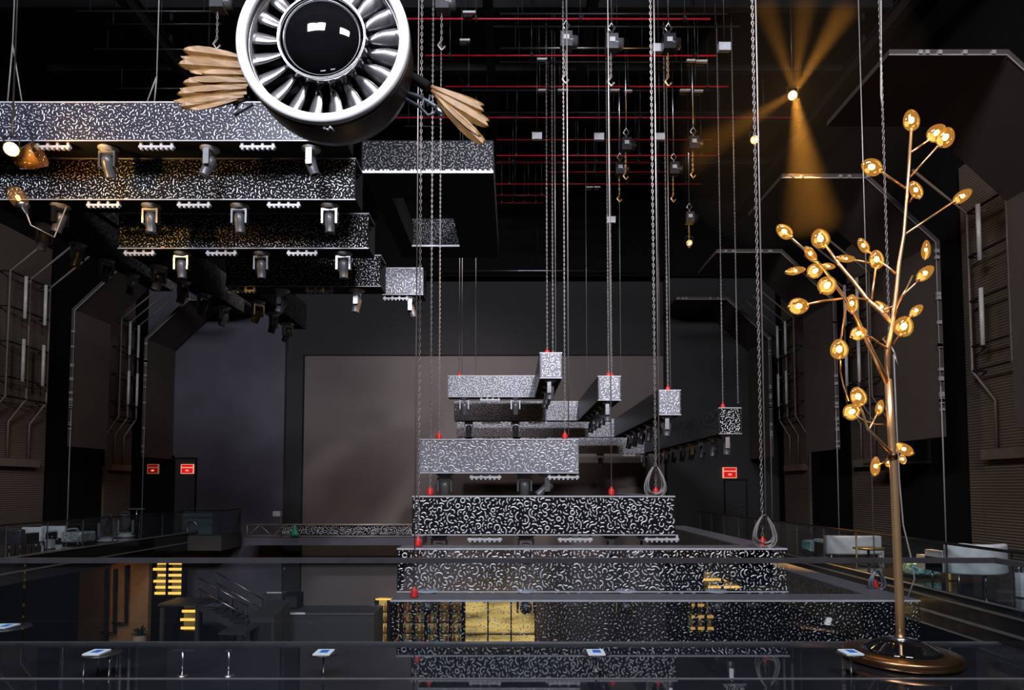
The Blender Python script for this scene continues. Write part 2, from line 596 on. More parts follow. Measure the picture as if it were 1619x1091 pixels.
# exit signs
def sign(px0, py0, px1, py1, Y, label, dim=False):
    a, b = P(px0, py0, Y), P(px1, py1, Y)
    c = Vector(((a.x + b.x) / 2, Y, (a.z + b.z) / 2))
    t = thing('exit_sign', label, 'sign', c, 'red exit signs')
    W, H = b.x - a.x, a.z - b.z
    MB().box(a.x, b.x, Y, Y + 0.08, b.z, a.z).build('housing', M['sign_pale_dim' if dim else 'sign_pale'], t)
    MB().box(a.x + W * .06, b.x - W * .06, Y - 0.01, Y, a.z - H * .30, a.z - H * .05).box(
        a.x + W * .06, b.x - W * .06, Y - 0.01, Y, b.z + H * .06, b.z + H * .60).build('red_panel', M['sign_red_dim' if dim else 'sign_red'], t)
    MB().box(c.x - W * .12, c.x + W * .12, Y - 0.016, Y - 0.01, b.z + H * .26, b.z + H * .42).build('pictogram', M['sign_pale'], t)


sign(286, 734, 306, 749, YB - 0.6, 'red lit exit sign above the dark door on the grey back wall at left')
sign(233, 734, 250, 749, 27.36, 'dim red exit sign in the black gap left of the other left-hand sign', True)
sign(1143, 739, 1165, 756, YB - 0.6, 'red lit exit sign on the charcoal back wall at right')


# ------------------------------------------------------------------ folded acoustic panels
def acoustic(side, y0, y1, label, zbot=3.0):
    sec = [(6.6, 9.35), (8.65, 9.35), (10.3, 7.75), (10.3, zbot)]
    if side == 'l':
        sec = [(-4.4 - x, z) for x, z in sec]
    t = thing('acoustic_panel', label, 'wall panel', (sec[3][0], (y0 + y1) / 2, zbot), 'folded acoustic panels')
    mb = MB()
    th = 0.10
    sgn = 1 if side == 'r' else -1
    outer = [(sec[0][0], 9.35 + th), (sec[1][0] + sgn * 0.04, 9.35 + th), (sec[2][0] + sgn * th, 7.75 + 0.04), (sec[3][0] + sgn * th, zbot)]
    vs, fs = [], []
    for y in (y0, y1):
        vs += [(x, y, z) for x, z in sec] + [(x, y, z) for x, z in outer]
    for i in range(3):
        fs += [(i, i + 1, i + 9, i + 8), (4 + i, 12 + i, 13 + i, 5 + i), (i, 4 + i, 5 + i, i + 1), (8 + i, 9 + i, 13 + i, 12 + i)]
    fs += [(0, 8, 12, 4), (3, 7, 15, 11)]
    mb.add(vs, fs)
    mb.build('panel', M['panel_brown'], t)
    e = MB().tube([(x - sgn * 0.02, y0 - 0.03, z - 0.02) for x, z in sec] , 0.014, 5)
    random.seed(int(y0 * 10))
    for i in range(14):
        z = random.uniform(zbot, 7.7)
        e.box(sec[3][0] - 0.05, sec[3][0] + 0.05, y0 - 0.06, y0 - 0.01, z, z + random.uniform(.03, .12))
    for i in range(5):
        x = sec[0][0] + (sec[1][0] - sec[0][0]) * random.random()
        e.box(x, x + 0.07, y0 - 0.06, y0, 9.33, 9.40)
    e.build('edge_cable', M['cable'], t)
    h = MB().tube([(sec[3][0] - sgn * .03, y0 - 0.05, zbot + 1.2), (sec[3][0] - sgn * .03, y0 - 0.06, zbot), (sec[3][0] - sgn * .03, y0 - 0.05, 0.02)], 0.018, 5)
    h.build('drop_cable', M['cable'], t)


acoustic('r', 10.7, 12.9, 'brown folded acoustic panel at upper right, nearest to the gold lamp tree top')
acoustic('r', 15.1, 17.3, 'brown folded acoustic panel on the right behind the gold lamp tree')
acoustic('r', 20.0, 22.1, 'brown folded acoustic panel on the right, third towards the back wall')
acoustic('r', 25.1, 27.3, 'dark folded acoustic panel at right beside the back wall')
acoustic('l', 21.0, 22.9, 'brown folded acoustic panel on the left wall, nearer of two', 3.15)
acoustic('l', 25.2, 27.3, 'brown folded acoustic panel on the left beside the grey back wall')


# pipe frames with white tubes on the corrugated walls
def pipe_frame(side, a, b, label, zlo=4.6, zhi=8.5):
    s = 1 if side == 'r' else -1
    xw = 11.5 if side == 'r' else -15.9
    t = thing('wall_light_rig', label, 'light frame', (xw, (a + b) / 2, 3), 'pipe frames on the side walls')
    xo = xw - s * 0.35
    ys = [a + (b - a) * q for q in (0.12, 0.45, 0.80)]
    for i, y in enumerate(ys):
        MB().tube([(xo - s * 1.3, y, zhi + 1.1), (xo, y, zhi), (xo, y, zlo), (xw - s * .09, y - 0.35, zlo - 0.75), (xw - s * .09, y - 0.35, zlo - 1.9)], 0.035, 6).build('pipe', M['conduit'], t)
    for z in (zhi, zhi - 1.1, zhi - 2.2, zlo + 0.6, zlo):
        MB().bar((xo, ys[0], z), (xo, ys[2], z), 0.04, 0.05).bar((xo, ys[0], z), (xw, ys[0], z), 0.03, 0.04).bar((xo, ys[2], z), (xw, ys[2], z), 0.03, 0.04).build('crossbar', M['near_black'], t)
    for y in (ys[0] + (ys[1] - ys[0]) * .5, ys[1] + (ys[2] - ys[1]) * .5):
        for z in (zlo + 0.5, zlo + 2.5):
            c = MB().tube([(xo - s * .18, y, z), (xo - s * .18, y, z + 1.35)], 0.05, 8).build('white_tube', M['tube_white'], t)
            [MB().bar((xo - s * .18, y, z + zz), (xo, y, z + zz), 0.03, 0.03).build('clip', M['steel'], c) for zz in (.1, 1.2)]
    MB().box(min(xw, xw - s * .22), max(xw, xw - s * .22), a + 0.1, a + (b - a) * .8, zlo - 2.15, zlo - 1.9).build('conduit_box', M['conduit'], t)


pipe_frame('r', 12.4, 15.9, 'brown pipe frame with pale tubes at right edge of the photo')
pipe_frame('r', 19.2, 21.4, 'pipe frame with pale tubes on the right wall, seen left of the lamp pole')
pipe_frame('r', 24.5, 26.7, 'pipe frame with pale tubes at far right end of the hall')
pipe_frame('l', 19.0, 21.5, 'brown pipe frame with pale tubes at left edge of the photo')
pipe_frame('l', 24.7, 26.4, 'pipe frame with pale tubes between the two left acoustic panels')


# ------------------------------------------------------------------ squiggle-clad beams
BEAMS = {}


def squiggles(t, x0, x1, z0, z1, y, w=0.030, lmin=.08, lmax=.22, gap=.016, mat='squiggle', seed=1, fill=1.0):
    """raised squiggle strips spread over the face of a panel"""
    rnd = random.Random(seed)
    cs = 0.012
    nx, nz = int((x1 - x0) / cs) + 1, int((z1 - z0) / cs) + 1
    occ = {}
    rad = w + gap
    reach = int(rad / cs) + 1
    ring = [(i, j) for i in range(-reach, reach + 1) for j in range(-reach, reach + 1) if math.hypot(i, j) * cs < rad]
    step = 0.016
    mb = MB()
    area_ = (x1 - x0) * (z1 - z0)
    tries = int(area_ / (0.5 * (lmin + lmax) * (w + gap)) * 12 * fill)
    wid = 0
    for _ in range(tries):
        wid += 1
        x, z = rnd.uniform(x0 + w * .6, x1 - w * .6), rnd.uniform(z0 + w * .6, z1 - w * .6)
        a = rnd.uniform(0, 6.283)
        ln = rnd.uniform(lmin, lmax)
        cv = rnd.choice((-1, 1)) * rnd.uniform(9, 30)
        flip = rnd.uniform(.3, .9) * ln if rnd.random() < .6 else 9
        pts = []
        d = 0
        while d < ln:
            if not (x0 + w * .55 < x < x1 - w * .55 and z0 + w * .55 < z < z1 - w * .55):
                break
            ci, cj = int((x - x0) / cs), int((z - z0) / cs)
            o_ = occ.get((ci, cj))
            if o_ is not None:
                break
            pts.append((x, z, a))
            c_ = cv if d < flip else -cv
            a += c_ * step
            x += math.cos(a) * step
            z += math.sin(a) * step
            d += step
        if len(pts) * step < lmin * .6 or len(pts) < 2:
            continue
        for (px, pz, pa) in pts:
            ci, cj = int((px - x0) / cs), int((pz - z0) / cs)
            for i, j in ring:
                occ[(ci + i, cj + j)] = wid
        vs, fs = [], []
        n = len(pts)
        for i, (px, pz, pa) in enumerate(pts):
            hw = w / 2 * (0.55 if i in (0, n - 1) else 1)
            nxv, nzv = -math.sin(pa) * hw, math.cos(pa) * hw
            vs += [(px + nxv, y, pz + nzv), (px, y - .007, pz), (px - nxv, y, pz - nzv)]
        for i in range(n - 1):
            b_ = i * 3
            fs += [(b_, b_ + 1, b_ + 4, b_ + 3), (b_ + 1, b_ + 2, b_ + 5, b_ + 4)]
        mb.add(vs, fs, True)
    o = mb.build('squiggle_relief', M[mat], t)
    o['kind'] = 'stuff'
    return o


SQ = {'grey': ('liner_grey', dict(w=.019, lmin=.09, lmax=.32, gap=.010)),
      'dark': ('liner_black', dict(w=.020, lmin=.08, lmax=.32, gap=.010)),
      'fine': ('liner_blue', dict(w=.018, lmin=.04, lmax=.16, gap=.009)),
      'speck': ('liner_black', dict(w=.017, lmin=.035, lmax=.13, gap=.012)),
      'open': ('smoked', dict(w=.019, lmin=.05, lmax=.22, gap=.012)),
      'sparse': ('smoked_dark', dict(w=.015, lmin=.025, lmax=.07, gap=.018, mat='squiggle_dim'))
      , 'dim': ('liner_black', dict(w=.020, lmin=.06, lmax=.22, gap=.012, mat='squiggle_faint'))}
SEED = [0]


def clad(t, x0, x1, y, z0, z1, kind, name='front_panel', th=.025):
    liner, kw = SQ[kind]
    SEED[0] += 1
    MB().box(x0, x1, y, y + th, z0, z1).build(name, M[liner], t)
    squiggles(t, x0 + .01, x1 - .01, z0 + .01, z1 - .01, y - .001, seed=SEED[0], **kw)


def run_x(t, x0, x1, y0, y1, z0, z1, mat, rear=True, ends=True, underside=True):
    th = 0.025
    clad(t, x0, x1, y0, z0, z1, mat)
    if rear:
        MB().box(x0, x1, y1 - th, y1, z0, z1).build('rear_panel', M['underside'], t)
    MB().box(x0, x1, y0 + th, y1 - th, z1 - 0.02, z1 + 0.012).build('top_panel', M['trim_grey'], t)
    if underside:
        MB().box(x0, x1, y0 + th, y1 - th, z0 + 0.0, z0 + 0.02).build('underside_panel', M['underside'], t)


def run_y(t, x0, x1, y0, y1, z0, z1, side_mat, front_mat=None):
    th = 0.025
    MB().box(x0, x0 + th, y0, y1, z0, z1).build('side_panel', side_mat, t)
    MB().box(x1 - th, x1, y0, y1, z0, z1).build('side_panel', side_mat, t)
    if front_mat:
        clad(t, x0 + th, x1 - th, y0, z0, z1, front_mat, 'end_panel')
    MB().box(x0 + th, x1 - th, y0 + th, y1, z1 - 0.02, z1 + 0.012).build('top_panel', M['trim_grey'], t)
    MB().box(x0 + th, x1 - th, y0 + th, y1, z0, z0 + 0.02).build('underside_panel', M['underside'], t)
    MB().box(x0 + th, x1 - th, y1 - th, y1, z0, z1).build('end_panel', side_mat, t)


def edge(t, x0, x1, y, z0, z1, mat='pale_metal'):
    MB().box(x0, x1, y - 0.012, y, z0 - 0.006, z0 + 0.012).box(x0, x1, y - 0.012, y, z1 - 0.012, z1 + 0.012).build('edge_trim', M[mat], t)


def truss(t, x0, x1, y0, y1, z0, z1):
    mb = MB()
    for y in (y0 + 0.08, y1 - 0.08):
        for z in (z0 + 0.07, z1 - 0.07):
            mb.tube([(x0 + .05, y, z), (x1 - .05, y, z)], 0.025, 6)
        n = max(2, int((x1 - x0) / 0.6))
        for i in range(n):
            a = x0 + .05 + (x1 - x0 - .1) * i / n
            b = x0 + .05 + (x1 - x0 - .1) * (i + 1) / n
            mb.tube([(a, y, z0 + .07), (b, y, z1 - .07)] if i % 2 else [(a, y, z1 - .07), (b, y, z0 + .07)], 0.014, 5)
    mb.build('truss_frame', M['dark_metal'], t)


def rail_bracket(t, px, Y, z, w=0.62):
    x = P(px, 500, Y).x
    mb = MB().box(x - w / 2, x + w / 2, Y + 0.03, Y + 0.09, z - 0.10, z - 0.06)
    for i in range(7):
        xx = x - w / 2 + w * (i + .5) / 7
        mb.box(xx - 0.018, xx + 0.018, Y + .035, Y + .085, z - 0.13, z - 0.10)
    for i in (0.06, 0.36, 0.64, 0.94):
        xx = x - w / 2 + w * i
        mb.box(xx - 0.022, xx + 0.022, Y + .035, Y + .085, z - 0.06, z)
    mb.build('mounting_rail', M['pale_metal'], t)


W = 0.55


def beam(key, label, box, Y, mat, arm_to=None, arm_side='r', rails=(), arm_mat=None, rear=True, edge_mat='pale_metal', under=True, grp='front squiggle-clad beams', W=W):
    a, b = P(box[0], box[1], Y), P(box[2], box[3], Y)
    x0, x1, z0, z1 = a.x, b.x, b.z, a.z
    t = thing('clad_beam', label, 'beam', ((x0 + x1) / 2, Y, z0), grp)
    run_x(t, x0, x1, Y, Y + W, z0, z1, mat, rear, True, under)
    edge(t, x0, x1, Y, z0, z1, edge_mat)
    MB().box(x0, x0 + .02, Y + 0.026, Y + W - 0.026, z0 + .021, z1 - .021).build('end_panel', M['underside'], t)
    if arm_to:
        xs = (x1 - W, x1) if arm_side == 'r' else (x0, x0 + W)
        run_y(t, xs[0], xs[1], Y + W, arm_to, z0, z1, M['worm_black_side'])
    else:
        MB().box(x1 - .02, x1, Y + 0.026, Y + W - 0.026, z0 + .021, z1 - .021).build('end_panel', M['underside'], t)
    if rear:
        truss(t, x0, x1, Y, Y + W, z0, z1)
    for px in rails:
        rail_bracket(t, px, Y, z0)
    BEAMS[key] = dict(x0=x0, x1=x1, z0=z0, z1=z1, Y=Y, label=label, t=t)
    return t


# front stack, hanging before the balcony
beam('E', 'grey squiggle-clad beam at centre, shortest of the front stack and topmost', (664, 695, 915, 748), 12.4, 'grey', 15.6, rails=(768, 890))
beam('F', 'squiggle-clad beam second from top of the front stack, with red shackles on it', (652, 785, 1068, 846), 11.4, 'dark', 15.6, rails=(767, 908, 1043))
beam('G', 'long squiggle-clad beam third from top, behind the balustrade handrail', (628, 868, 1246, 936), 10.0, 'open', 15.8, rear=False, rails=(753, 905, 1065, 1205), under=False)
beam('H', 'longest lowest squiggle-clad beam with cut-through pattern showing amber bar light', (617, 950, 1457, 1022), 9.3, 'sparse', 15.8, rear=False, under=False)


# rear stack: a run across the back and an arm coming forward at its right end
def rear_beam(key, label, face, yf, run, yb, rails=(), mat='grey'):
    fa, fb = P(face[0], face[1], yf), P(face[2], face[3], yf)
    x0a, x1a, z0, z1 = fa.x, fb.x, fb.z, fa.z
    xl = P(run[0], run[1], yb).x
    t = thing('clad_beam', label, 'beam', (x0a, yf, z0), 'rear squiggle-clad beams')
    run_y(t, x0a, x1a, yf, yb, z0, z1, M['worm_black_side'], mat)
    run_x(t, xl, x1a, yb, yb + W, z0, z1, 'grey')
    edge(t, xl, x0a, yb, z0, z1)
    edge(t, x0a, x1a, yf, z0, z1)
    truss(t, xl, x1a, yb, yb + W, z0, z1)
    for px in rails:
        rail_bracket(t, px, yb, z0)
    BEAMS[key] = dict(x0=x0a, x1=x1a, z0=z0, z1=z1, yf=yf, yb=yb, xl=xl, label=label, t=t)


rear_beam('A', 'topmost rear squiggle-clad beam with square end facing forward', (853, 558, 889, 598), 16.2, (708, 594), 19.6, (775,))
rear_beam('B', 'second rear squiggle-clad beam, its square end right of the topmost one', (945, 595, 982, 633), 16.4, (718, 634), 21.3, (777, 850))
rear_beam('C', 'third rear squiggle-clad beam, its square end below hanging chains right of centre', (1040, 617, 1077, 656), 16.2, (722, 663), 23.2, (777, 850))
rear_beam('D', 'lowest rear squiggle-clad beam, its square end nearest the right wall', (1136, 645, 1173, 686), 16.2, (730, 700), 25.4, (800, 990), 'dark')

# upper left stack
beam('I', 'highest nearest squiggle-clad beam at upper left behind the turbine', (-60, 162, 546, 223), 10.8, 'fine', 16.5, 'l', (70, 237, 400), grp='upper left squiggle-clad beams')
beam('J', 'second squiggle-clad beam from the top at upper left', (-20, 251, 562, 316), 11.5, 'speck', 17.0, 'l', (155, 300, 444), grp='upper left squiggle-clad beams')
beam('K', 'third squiggle-clad beam from the top at upper left', (188, 338, 583, 393), 12.5, 'speck', 17.2, 'l', (215, 346, 475), grp='upper left squiggle-clad beams')
beam('L', 'fourth squiggle-clad beam from the top at upper left, short', (358, 404, 602, 453), 13.8, 'speck', 17.6, 'l', (380, 503), grp='upper left squiggle-clad beams')
beam('M', 'small squiggle-clad beam at the bottom of the upper left stack', (605, 424, 669, 466), 15.2, 'grey', None, rails=(625,), grp='upper left squiggle-clad beams')

# hollow square frame under the ceiling
t = thing('hollow_frame', 'hollow square black frame with squiggle cladding under the ceiling right of the turbine', 'frame', (-1.7, 15.5, 8.3))
a, b = P(572, 222, 13.0), P(780, 272, 13.0)
x0, x1, z0, z1 = a.x, b.x, b.z, a.z
clad(t, x0, x1, 13.0, z0, z1, 'dim', 'front_panel', .03)
mb = MB().box(x0, x1, 13.0 - .02, 13.0, z0 - .03, z0 + .02)
for i in range(26):
    xx = x0 + (x1 - x0) * (i + random.random()) / 26
    mb.box(xx, xx + .04, 12.98, 13.0, z0 + .02, z0 + .05)
mb.build('edge_trim', M['pale_metal'], t)
yE = 18.0
ox0, ox1, oy0, oy1 = x0 + 0.42, x1 - 1.05, 14.2, 17.1
MB().box(x0, ox0, 13.03, yE, z0, z0 + .03).box(ox1, x1, 13.03, yE, z0, z0 + .03).box(ox0, ox1, 13.03, oy0, z0, z0 + .03).box(ox0, ox1, oy1, yE, z0, z0 + .03).build('underside_panel', M['underside'], t)
clad(t, ox0, ox1, oy1, z0 + .03, z1 + .1, 'dim', 'inner_panel', .03)
MB().box(ox0, ox1, oy1 - .02, oy1, z0 - .02, z0 + .03).build('inner_edge_trim', M['pale_metal'], t)
MB().box(ox0 - .03, ox0, oy0, oy1, z0 + .03, z1).box(ox1, ox1 + .03, oy0, oy1, z0 + .03, z1).build('inner_side_panel', M['underside'], t)
MB().box(x0, x0 + .03, 13.03, yE, z0 + .03, z1).box(x1 - .03, x1, 13.03, yE, z0 + .03, z1).build('side_panel', M['worm_black_side'], t)

# ------------------------------------------------------------------ moving head lights
def make_head():
    t = thing('moving_head_light', 'x', 'stage light')
    MB().lathe([(0.0, 0), (0.15, 0), (0.17, -0.02), (0.17, -0.035), (0.13, -0.05), (0.12, -0.075), (0.0, -0.075)], 16).build('base', M['pale_metal'], t)
    y = MB().box(-0.15, 0.15, -0.05, 0.05, -0.115, -0.075)
    y.box(-0.15, -0.115, -0.05, 0.05, -0.36, -0.115).box(0.115, 0.15, -0.05, 0.05, -0.36, -0.115)
    y.build('yoke', M['steel'], t)
    hm = MB().lathe([(0.0, 0.13), (0.06, 0.125), (0.09, 0.09), (0.10, 0.02), (0.095, -0.08), (0.085, -0.20), (0.09, -0.215), (0.09, -0.24), (0.07, -0.24), (0.07, -0.235), (0, -0.235)], 16, Matrix.Translation((0, 0, -0.29)))
    h = hm.build('head', M['head_grey'], t, origin=(0, 0, -0.29))
    MB().lathe([(0, -0.236), (0.068, -0.236), (0.06, -0.242), (0, -0.246)], 16, Matrix.Translation((0, 0, -0.29))).build('lens', M['lens'], h)
    return t


HEAD0 = make_head()
head_n = 0


def place_head(loc, label, pan=0.0, tilt=0.0, group=None):
    global head_n
    o = HEAD0 if head_n == 0 else copy_tree(HEAD0)
    head_n += 1
    o.location = loc
    o.rotation_euler = (0, 0, R(pan))
    o['label'] = label
    o['group'] = group or 'moving head lights under the beams'
    for ch in o.children:
        if ch.name.startswith('head'):
            ch.rotation_euler = (R(tilt), 0, 0)
    return o


BN = {'A': 'topmost rear beam', 'B': 'second rear beam', 'C': 'third rear beam', 'D': 'lowest rear beam', 'E': 'topmost front beam', 'F': 'second front beam', 'G': 'third front beam',
      'I': 'highest upper left beam', 'J': 'second upper left beam', 'K': 'third upper left beam', 'L': 'fourth upper left beam', 'M': 'smallest upper left beam'}
runs = {'I': [(165, 0, 25), (327, 90, 25), (489, 90, -20)], 'J': [(92, 80, 20), (236, 0, 8), (377, 0, 10), (520, 0, 8)], 'K': [(287, 0, 8), (413, 0, 8), (543, 0, 8)],
        'L': [(447, 80, 20), (565, 90, 10)], 'M': [(650, 90, -20)],
        'E': [(705, 0, 10), (829, 0, 10), (864, 90, 50)], 'F': [(697, 0, 10), (831, 0, 8), (962, 90, 8), (1014, 90, 60)], 'G': [(680, 0, 80), (831, 0, 85), (985, 0, 80), (1125, 0, 80)]}
for kx, lst in runs.items():
    B = BEAMS[kx]
    for i, (px, pan, tilt) in enumerate(lst):
        x = P(px, 400, B['Y'] + .2).x
        if len(lst) == 1:
            lb = 'moving head light hanging under the ' + BN[kx]
        else:
            lb = '%s moving head light from the left under the %s' % (ORD[i], BN[kx])
        place_head((x, B['Y'] + 0.22, B['z0']), lb, pan, tilt)
for kx, lst in {'A': [735, 815], 'B': [742, 815], 'C': [742, 817], 'D': [947, 1016]}.items():
    B = BEAMS[kx]
    for i, px in enumerate(lst):
        x = P(px, 400, B['yb'] + .2).x
        place_head((x, B['yb'] + .22, B['z0']), '%s moving head light under the rear run of the %s' % (('left', 'right')[i], BN[kx]), 0, 12)
for kx, n in {'A': 3, 'B': 5, 'C': 6, 'D': 8}.items():
    B = BEAMS[kx]
    for i in range(n):
        y = B['yf'] + 0.25 + (B['yb'] - B['yf'] - 0.6) * i / n
        place_head(((B['x0'] + B['x1']) / 2, y, B['z0']), '%s moving head from the front along right arm of %s' % (ORD[i], BN[kx]), 75 + 10 * (i % 3), 12 if i else 5)
for kx, ys in {'J': (12.6, 13.6, 14.6, 15.6), 'K': (13.5, 14.5, 15.5, 16.6), 'L': (14.9, 15.9, 16.9)}.items():
    B = BEAMS[kx]
    for i, y in enumerate(ys):
        place_head((B['x0'] + W / 2, y, B['z0']), '%s moving head from the front along left arm of %s' % (ORD[i], BN[kx]), 60 + 25 * (i % 2), 28 - 12 * (i % 2))

# ------------------------------------------------------------------ chains
CEIL = 14.98


def chain_mesh(mb, x, y, z0, z1, s=0.03):
    pitch_ = s * 2.3
    n = int((z1 - z0) / pitch_)
    prof = []
    for k in range(8):
        a = 2 * math.pi * k / 8
        prof.append((math.cos(a) * s * 0.62, math.sin(a) * s * 1.45))
    wr = s * 0.27
    for i in range(n):
        zc = z0 + (i + .5) * pitch_
        vs, fs = [], []
        flip = i % 2
        for k in range(8):
            c, d = prof[k]
            ln = math.hypot(c / 0.62, d / 1.45)
            nx, nz = c / (s * .62) , d / (s * 1.45)
            for q in range(3):
                a = 2 * math.pi * q / 3
                r1 = math.cos(a) * wr
                px, pz, py = c + nx * r1, d + nz * r1, math.sin(a) * wr
                vs.append((x + px, y + py, zc + pz) if not flip else (x + py, y + px, zc + pz))
        for k in range(8):
            k2 = (k + 1) % 8
            for q in range(3):
                q2 = (q + 1) % 3
                fs.append((k * 3 + q, k * 3 + q2, k2 * 3 + q2, k2 * 3 + q))
        mb.add(vs, fs, True)


def chain(px, py, Y, label, s=0.024, double=False, shackle=True, wire=False, on=None):
    p = P(px, py, Y)
    if on:
        p.z = BEAMS[on]['z1'] + .012
    t = thing('hoist_chain', label, 'chain', p, 'chains holding the beams')
    mb = MB()
    top = CEIL
    if wire:
        mb.tube([(p.x, p.y, p.z + .1), (p.x, p.y, top)], 0.010, 5)
    else:
        chain_mesh(mb, p.x, p.y, p.z + .15, top, s)
    if double:
        mb.tube([(p.x + 0.08, p.y + .05, p.z + .1), (p.x + 0.08, p.y + .05, top)], 0.013, 5)
    mb.build('chain', M['chain'], t)
    if shackle:
        h = MB().lathe([(0.0, 0), (0.05, 0), (0.055, .03), (0.03, .09), (0.018, .16), (0, .17)], 8, Matrix.Translation(p))
        h.tube([p + Vector((-.05, 0, .02)), p + Vector((-.04, 0, .10)), p + Vector((0, 0, .14)), p + Vector((.04, 0, .10)), p + Vector((.05, 0, .02))], .014, 5)
        h.build('shackle', M['red'], t)
    return t


chain(694, 695, 12.65, 'thin chain with red shackle at the left of the topmost front beam', 0.02, on='E')
chain(893, 695, 12.65, 'doubled chain at the right end of the topmost front beam', 0.02, double=True, on='E')
chain(680, 785, 11.65, 'chain at left end of the second front beam, ending in a red shackle', 0.022, on='F')
chain(967, 785, 11.65, 'wire rope with red shackle right of centre on the second front beam', wire=True, on='F')
chain(1037, 785, 11.65, 'chain with looped cable above the right end of the second front beam', 0.028, double=True, on='F')
chain(661, 868, 10.25, 'long chain at the left end of the third front beam', 0.026, on='G')
chain(1206, 868, 10.25, 'long chain with red shackle at the right end of the third front beam', 0.03, double=True, on='G')
chain(655, 950, 9.5, 'wire rope with red shackle at the left end of the lowest front beam', wire=True, on='H')
chain(1384, 947, 10.4, 'thin wire rope with red shackle on the lowest front beam arm beside the lamp pole', wire=True, on='H')
chain(865, 558, 16.5, 'left of two chains on the forward end of the topmost rear beam', 0.026, on='A')
chain(874, 558, 16.8, 'right of two chains on the forward end of the topmost rear beam', 0.026, double=True, on='A')
chain(726, 594, 19.8, 'left wire rope on the rear run of the topmost rear beam', wire=True, double=True, on='A')
chain(752, 594, 19.8, 'right wire rope on the rear run of the topmost rear beam', wire=True, shackle=False, on='A')
chain(962, 595, 16.7, 'left of two chains on the forward end of the second rear beam', 0.022, on='B')
chain(967, 595, 16.9, 'right of two chains on the forward end of the second rear beam', 0.022, on='B')
chain(982, 640, 20.5, 'faint wire rope on the rear part of the second rear beam', wire=True, shackle=False, on='B')
chain(928, 634, 21.5, 'faint wire rope left of the second rear beam end', wire=True, shackle=False, on='B')
chain(1056, 617, 16.5, 'chain on the forward end of the third rear beam', 0.026, double=True, on='C')
chain(1044, 650, 22.5, 'faint wire rope behind the third rear beam end', wire=True, shackle=False, on='C')
chain(1143, 645, 16.5, 'left chain with red shackle on the end of the lowest rear beam', 0.022, on='D')
chain(1167, 645, 16.5, 'right chain without shackle on the end of the lowest rear beam', 0.022, shackle=False, on='D')

# loose chain behind the lamp tree
p0 = P(1396, 0, 9.9)
p1 = P(1409, 560, 9.9)
t = thing('hanging_chain', 'pale doubled chain hanging straight down behind the gold lamp tree', 'chain', (p1.x, 9.9, p1.z))
mb = MB()
chain_mesh(mb, p1.x - .02, 9.9, p1.z, CEIL, 0.026)
mb.tube([(p0.x - .09, 9.9, CEIL), (p0.x - .03, 9.9, p0.z), (P(1393, 150, 9.9).x, 9.9, P(1393, 150, 9.9).z), (P(1397, 190, 9.9).x, 9.9, P(1397, 190, 9.9).z)], 0.014, 5)
mb.build('chain', M['chain'], t)
MB().tube([P(1409, 548, 9.9), P(1415, 560, 9.9), P(1419, 577, 9.9), P(1413, 560, 9.9)], 0.014, 5).build('chain_tail', M['chain'], t)
MB().tube([P(1413, 560, 9.9), P(1417, 660, 9.9), P(1422, 760, 9.9), P(1428, 830, 9.9), P(1440, 880, 9.9), P(1446, 915, 9.9), P(1434, 948, 9.9)], 0.012, 6).build('loose_cable', M['cable'], t)


# cable coils hanging at chains
def coil(px, py, Y, w, h, label, mat='cable'):
    c = P(px, py, Y)
    t = thing('cable_coil', label, 'cable', c - Vector((0, 0, h / 2)), 'coiled cables hanging on chains')
    mb = MB()
    random.seed(int(px))
    for k in range(6):
        ww = w * random.uniform(.35, .55)
        hh = h * random.uniform(.42, .52)
        ang = random.uniform(-.5, .5)
        pts = []
        for i in range(25):
            a = math.pi / 2 + 2 * math.pi * i / 24
            rx = ww * math.cos(a) * (1 - .45 * math.sin(a))
            pts.append(c + Vector((rx * math.cos(ang), rx * math.sin(ang) - .05, hh * math.sin(a) * (1 if math.sin(a) < 0 else 1.0) + (h * .5 - hh))))
        mb.tube(pts, 0.012, 5)
    mb.build('loops', M[mat], t)
    MB().box(c.x - .03, c.x + .03, c.y - .09, c.y - .01, c.z + h * .42, c.z + h * .5).build('tie', M['dark_metal'], t)


coil(1035, 762, 11.6, .36, .58, 'coil of grey cable hanging above the right end of second front beam')
coil(1207, 840, 10.2, .32, .52, 'coil of grey cable hanging above the right end of third front beam')
coil(1384, 918, 10.35, .28, .34, 'blue-grey cable coil beside the lamp pole above the lowest beam', 'bracket')

# slings at the top left
for px, yb_, lab in ((18, 163, 'thin doubled sling rope at the left edge holding the highest beam'), (238, 163, 'thin forked sling rope holding the highest beam left of the turbine')):
    Y = 11.0
    a = P(px + 8, 60, Y)
    j = P(px + (10 if px > 100 else 2), 120 if px > 100 else 70, Y)
    t = thing('sling_rope', lab, 'rope', P(px, yb_, Y), 'slings on the upper left beam')
    MB().tube([(j.x, Y, CEIL), j], 0.012, 5).tube([j, P(px - 6, yb_, Y)], 0.012, 5).tube([j, P(px + 17 if px < 100 else px + 6, yb_, Y)], 0.012, 5).build('rope', M['cable'], t)

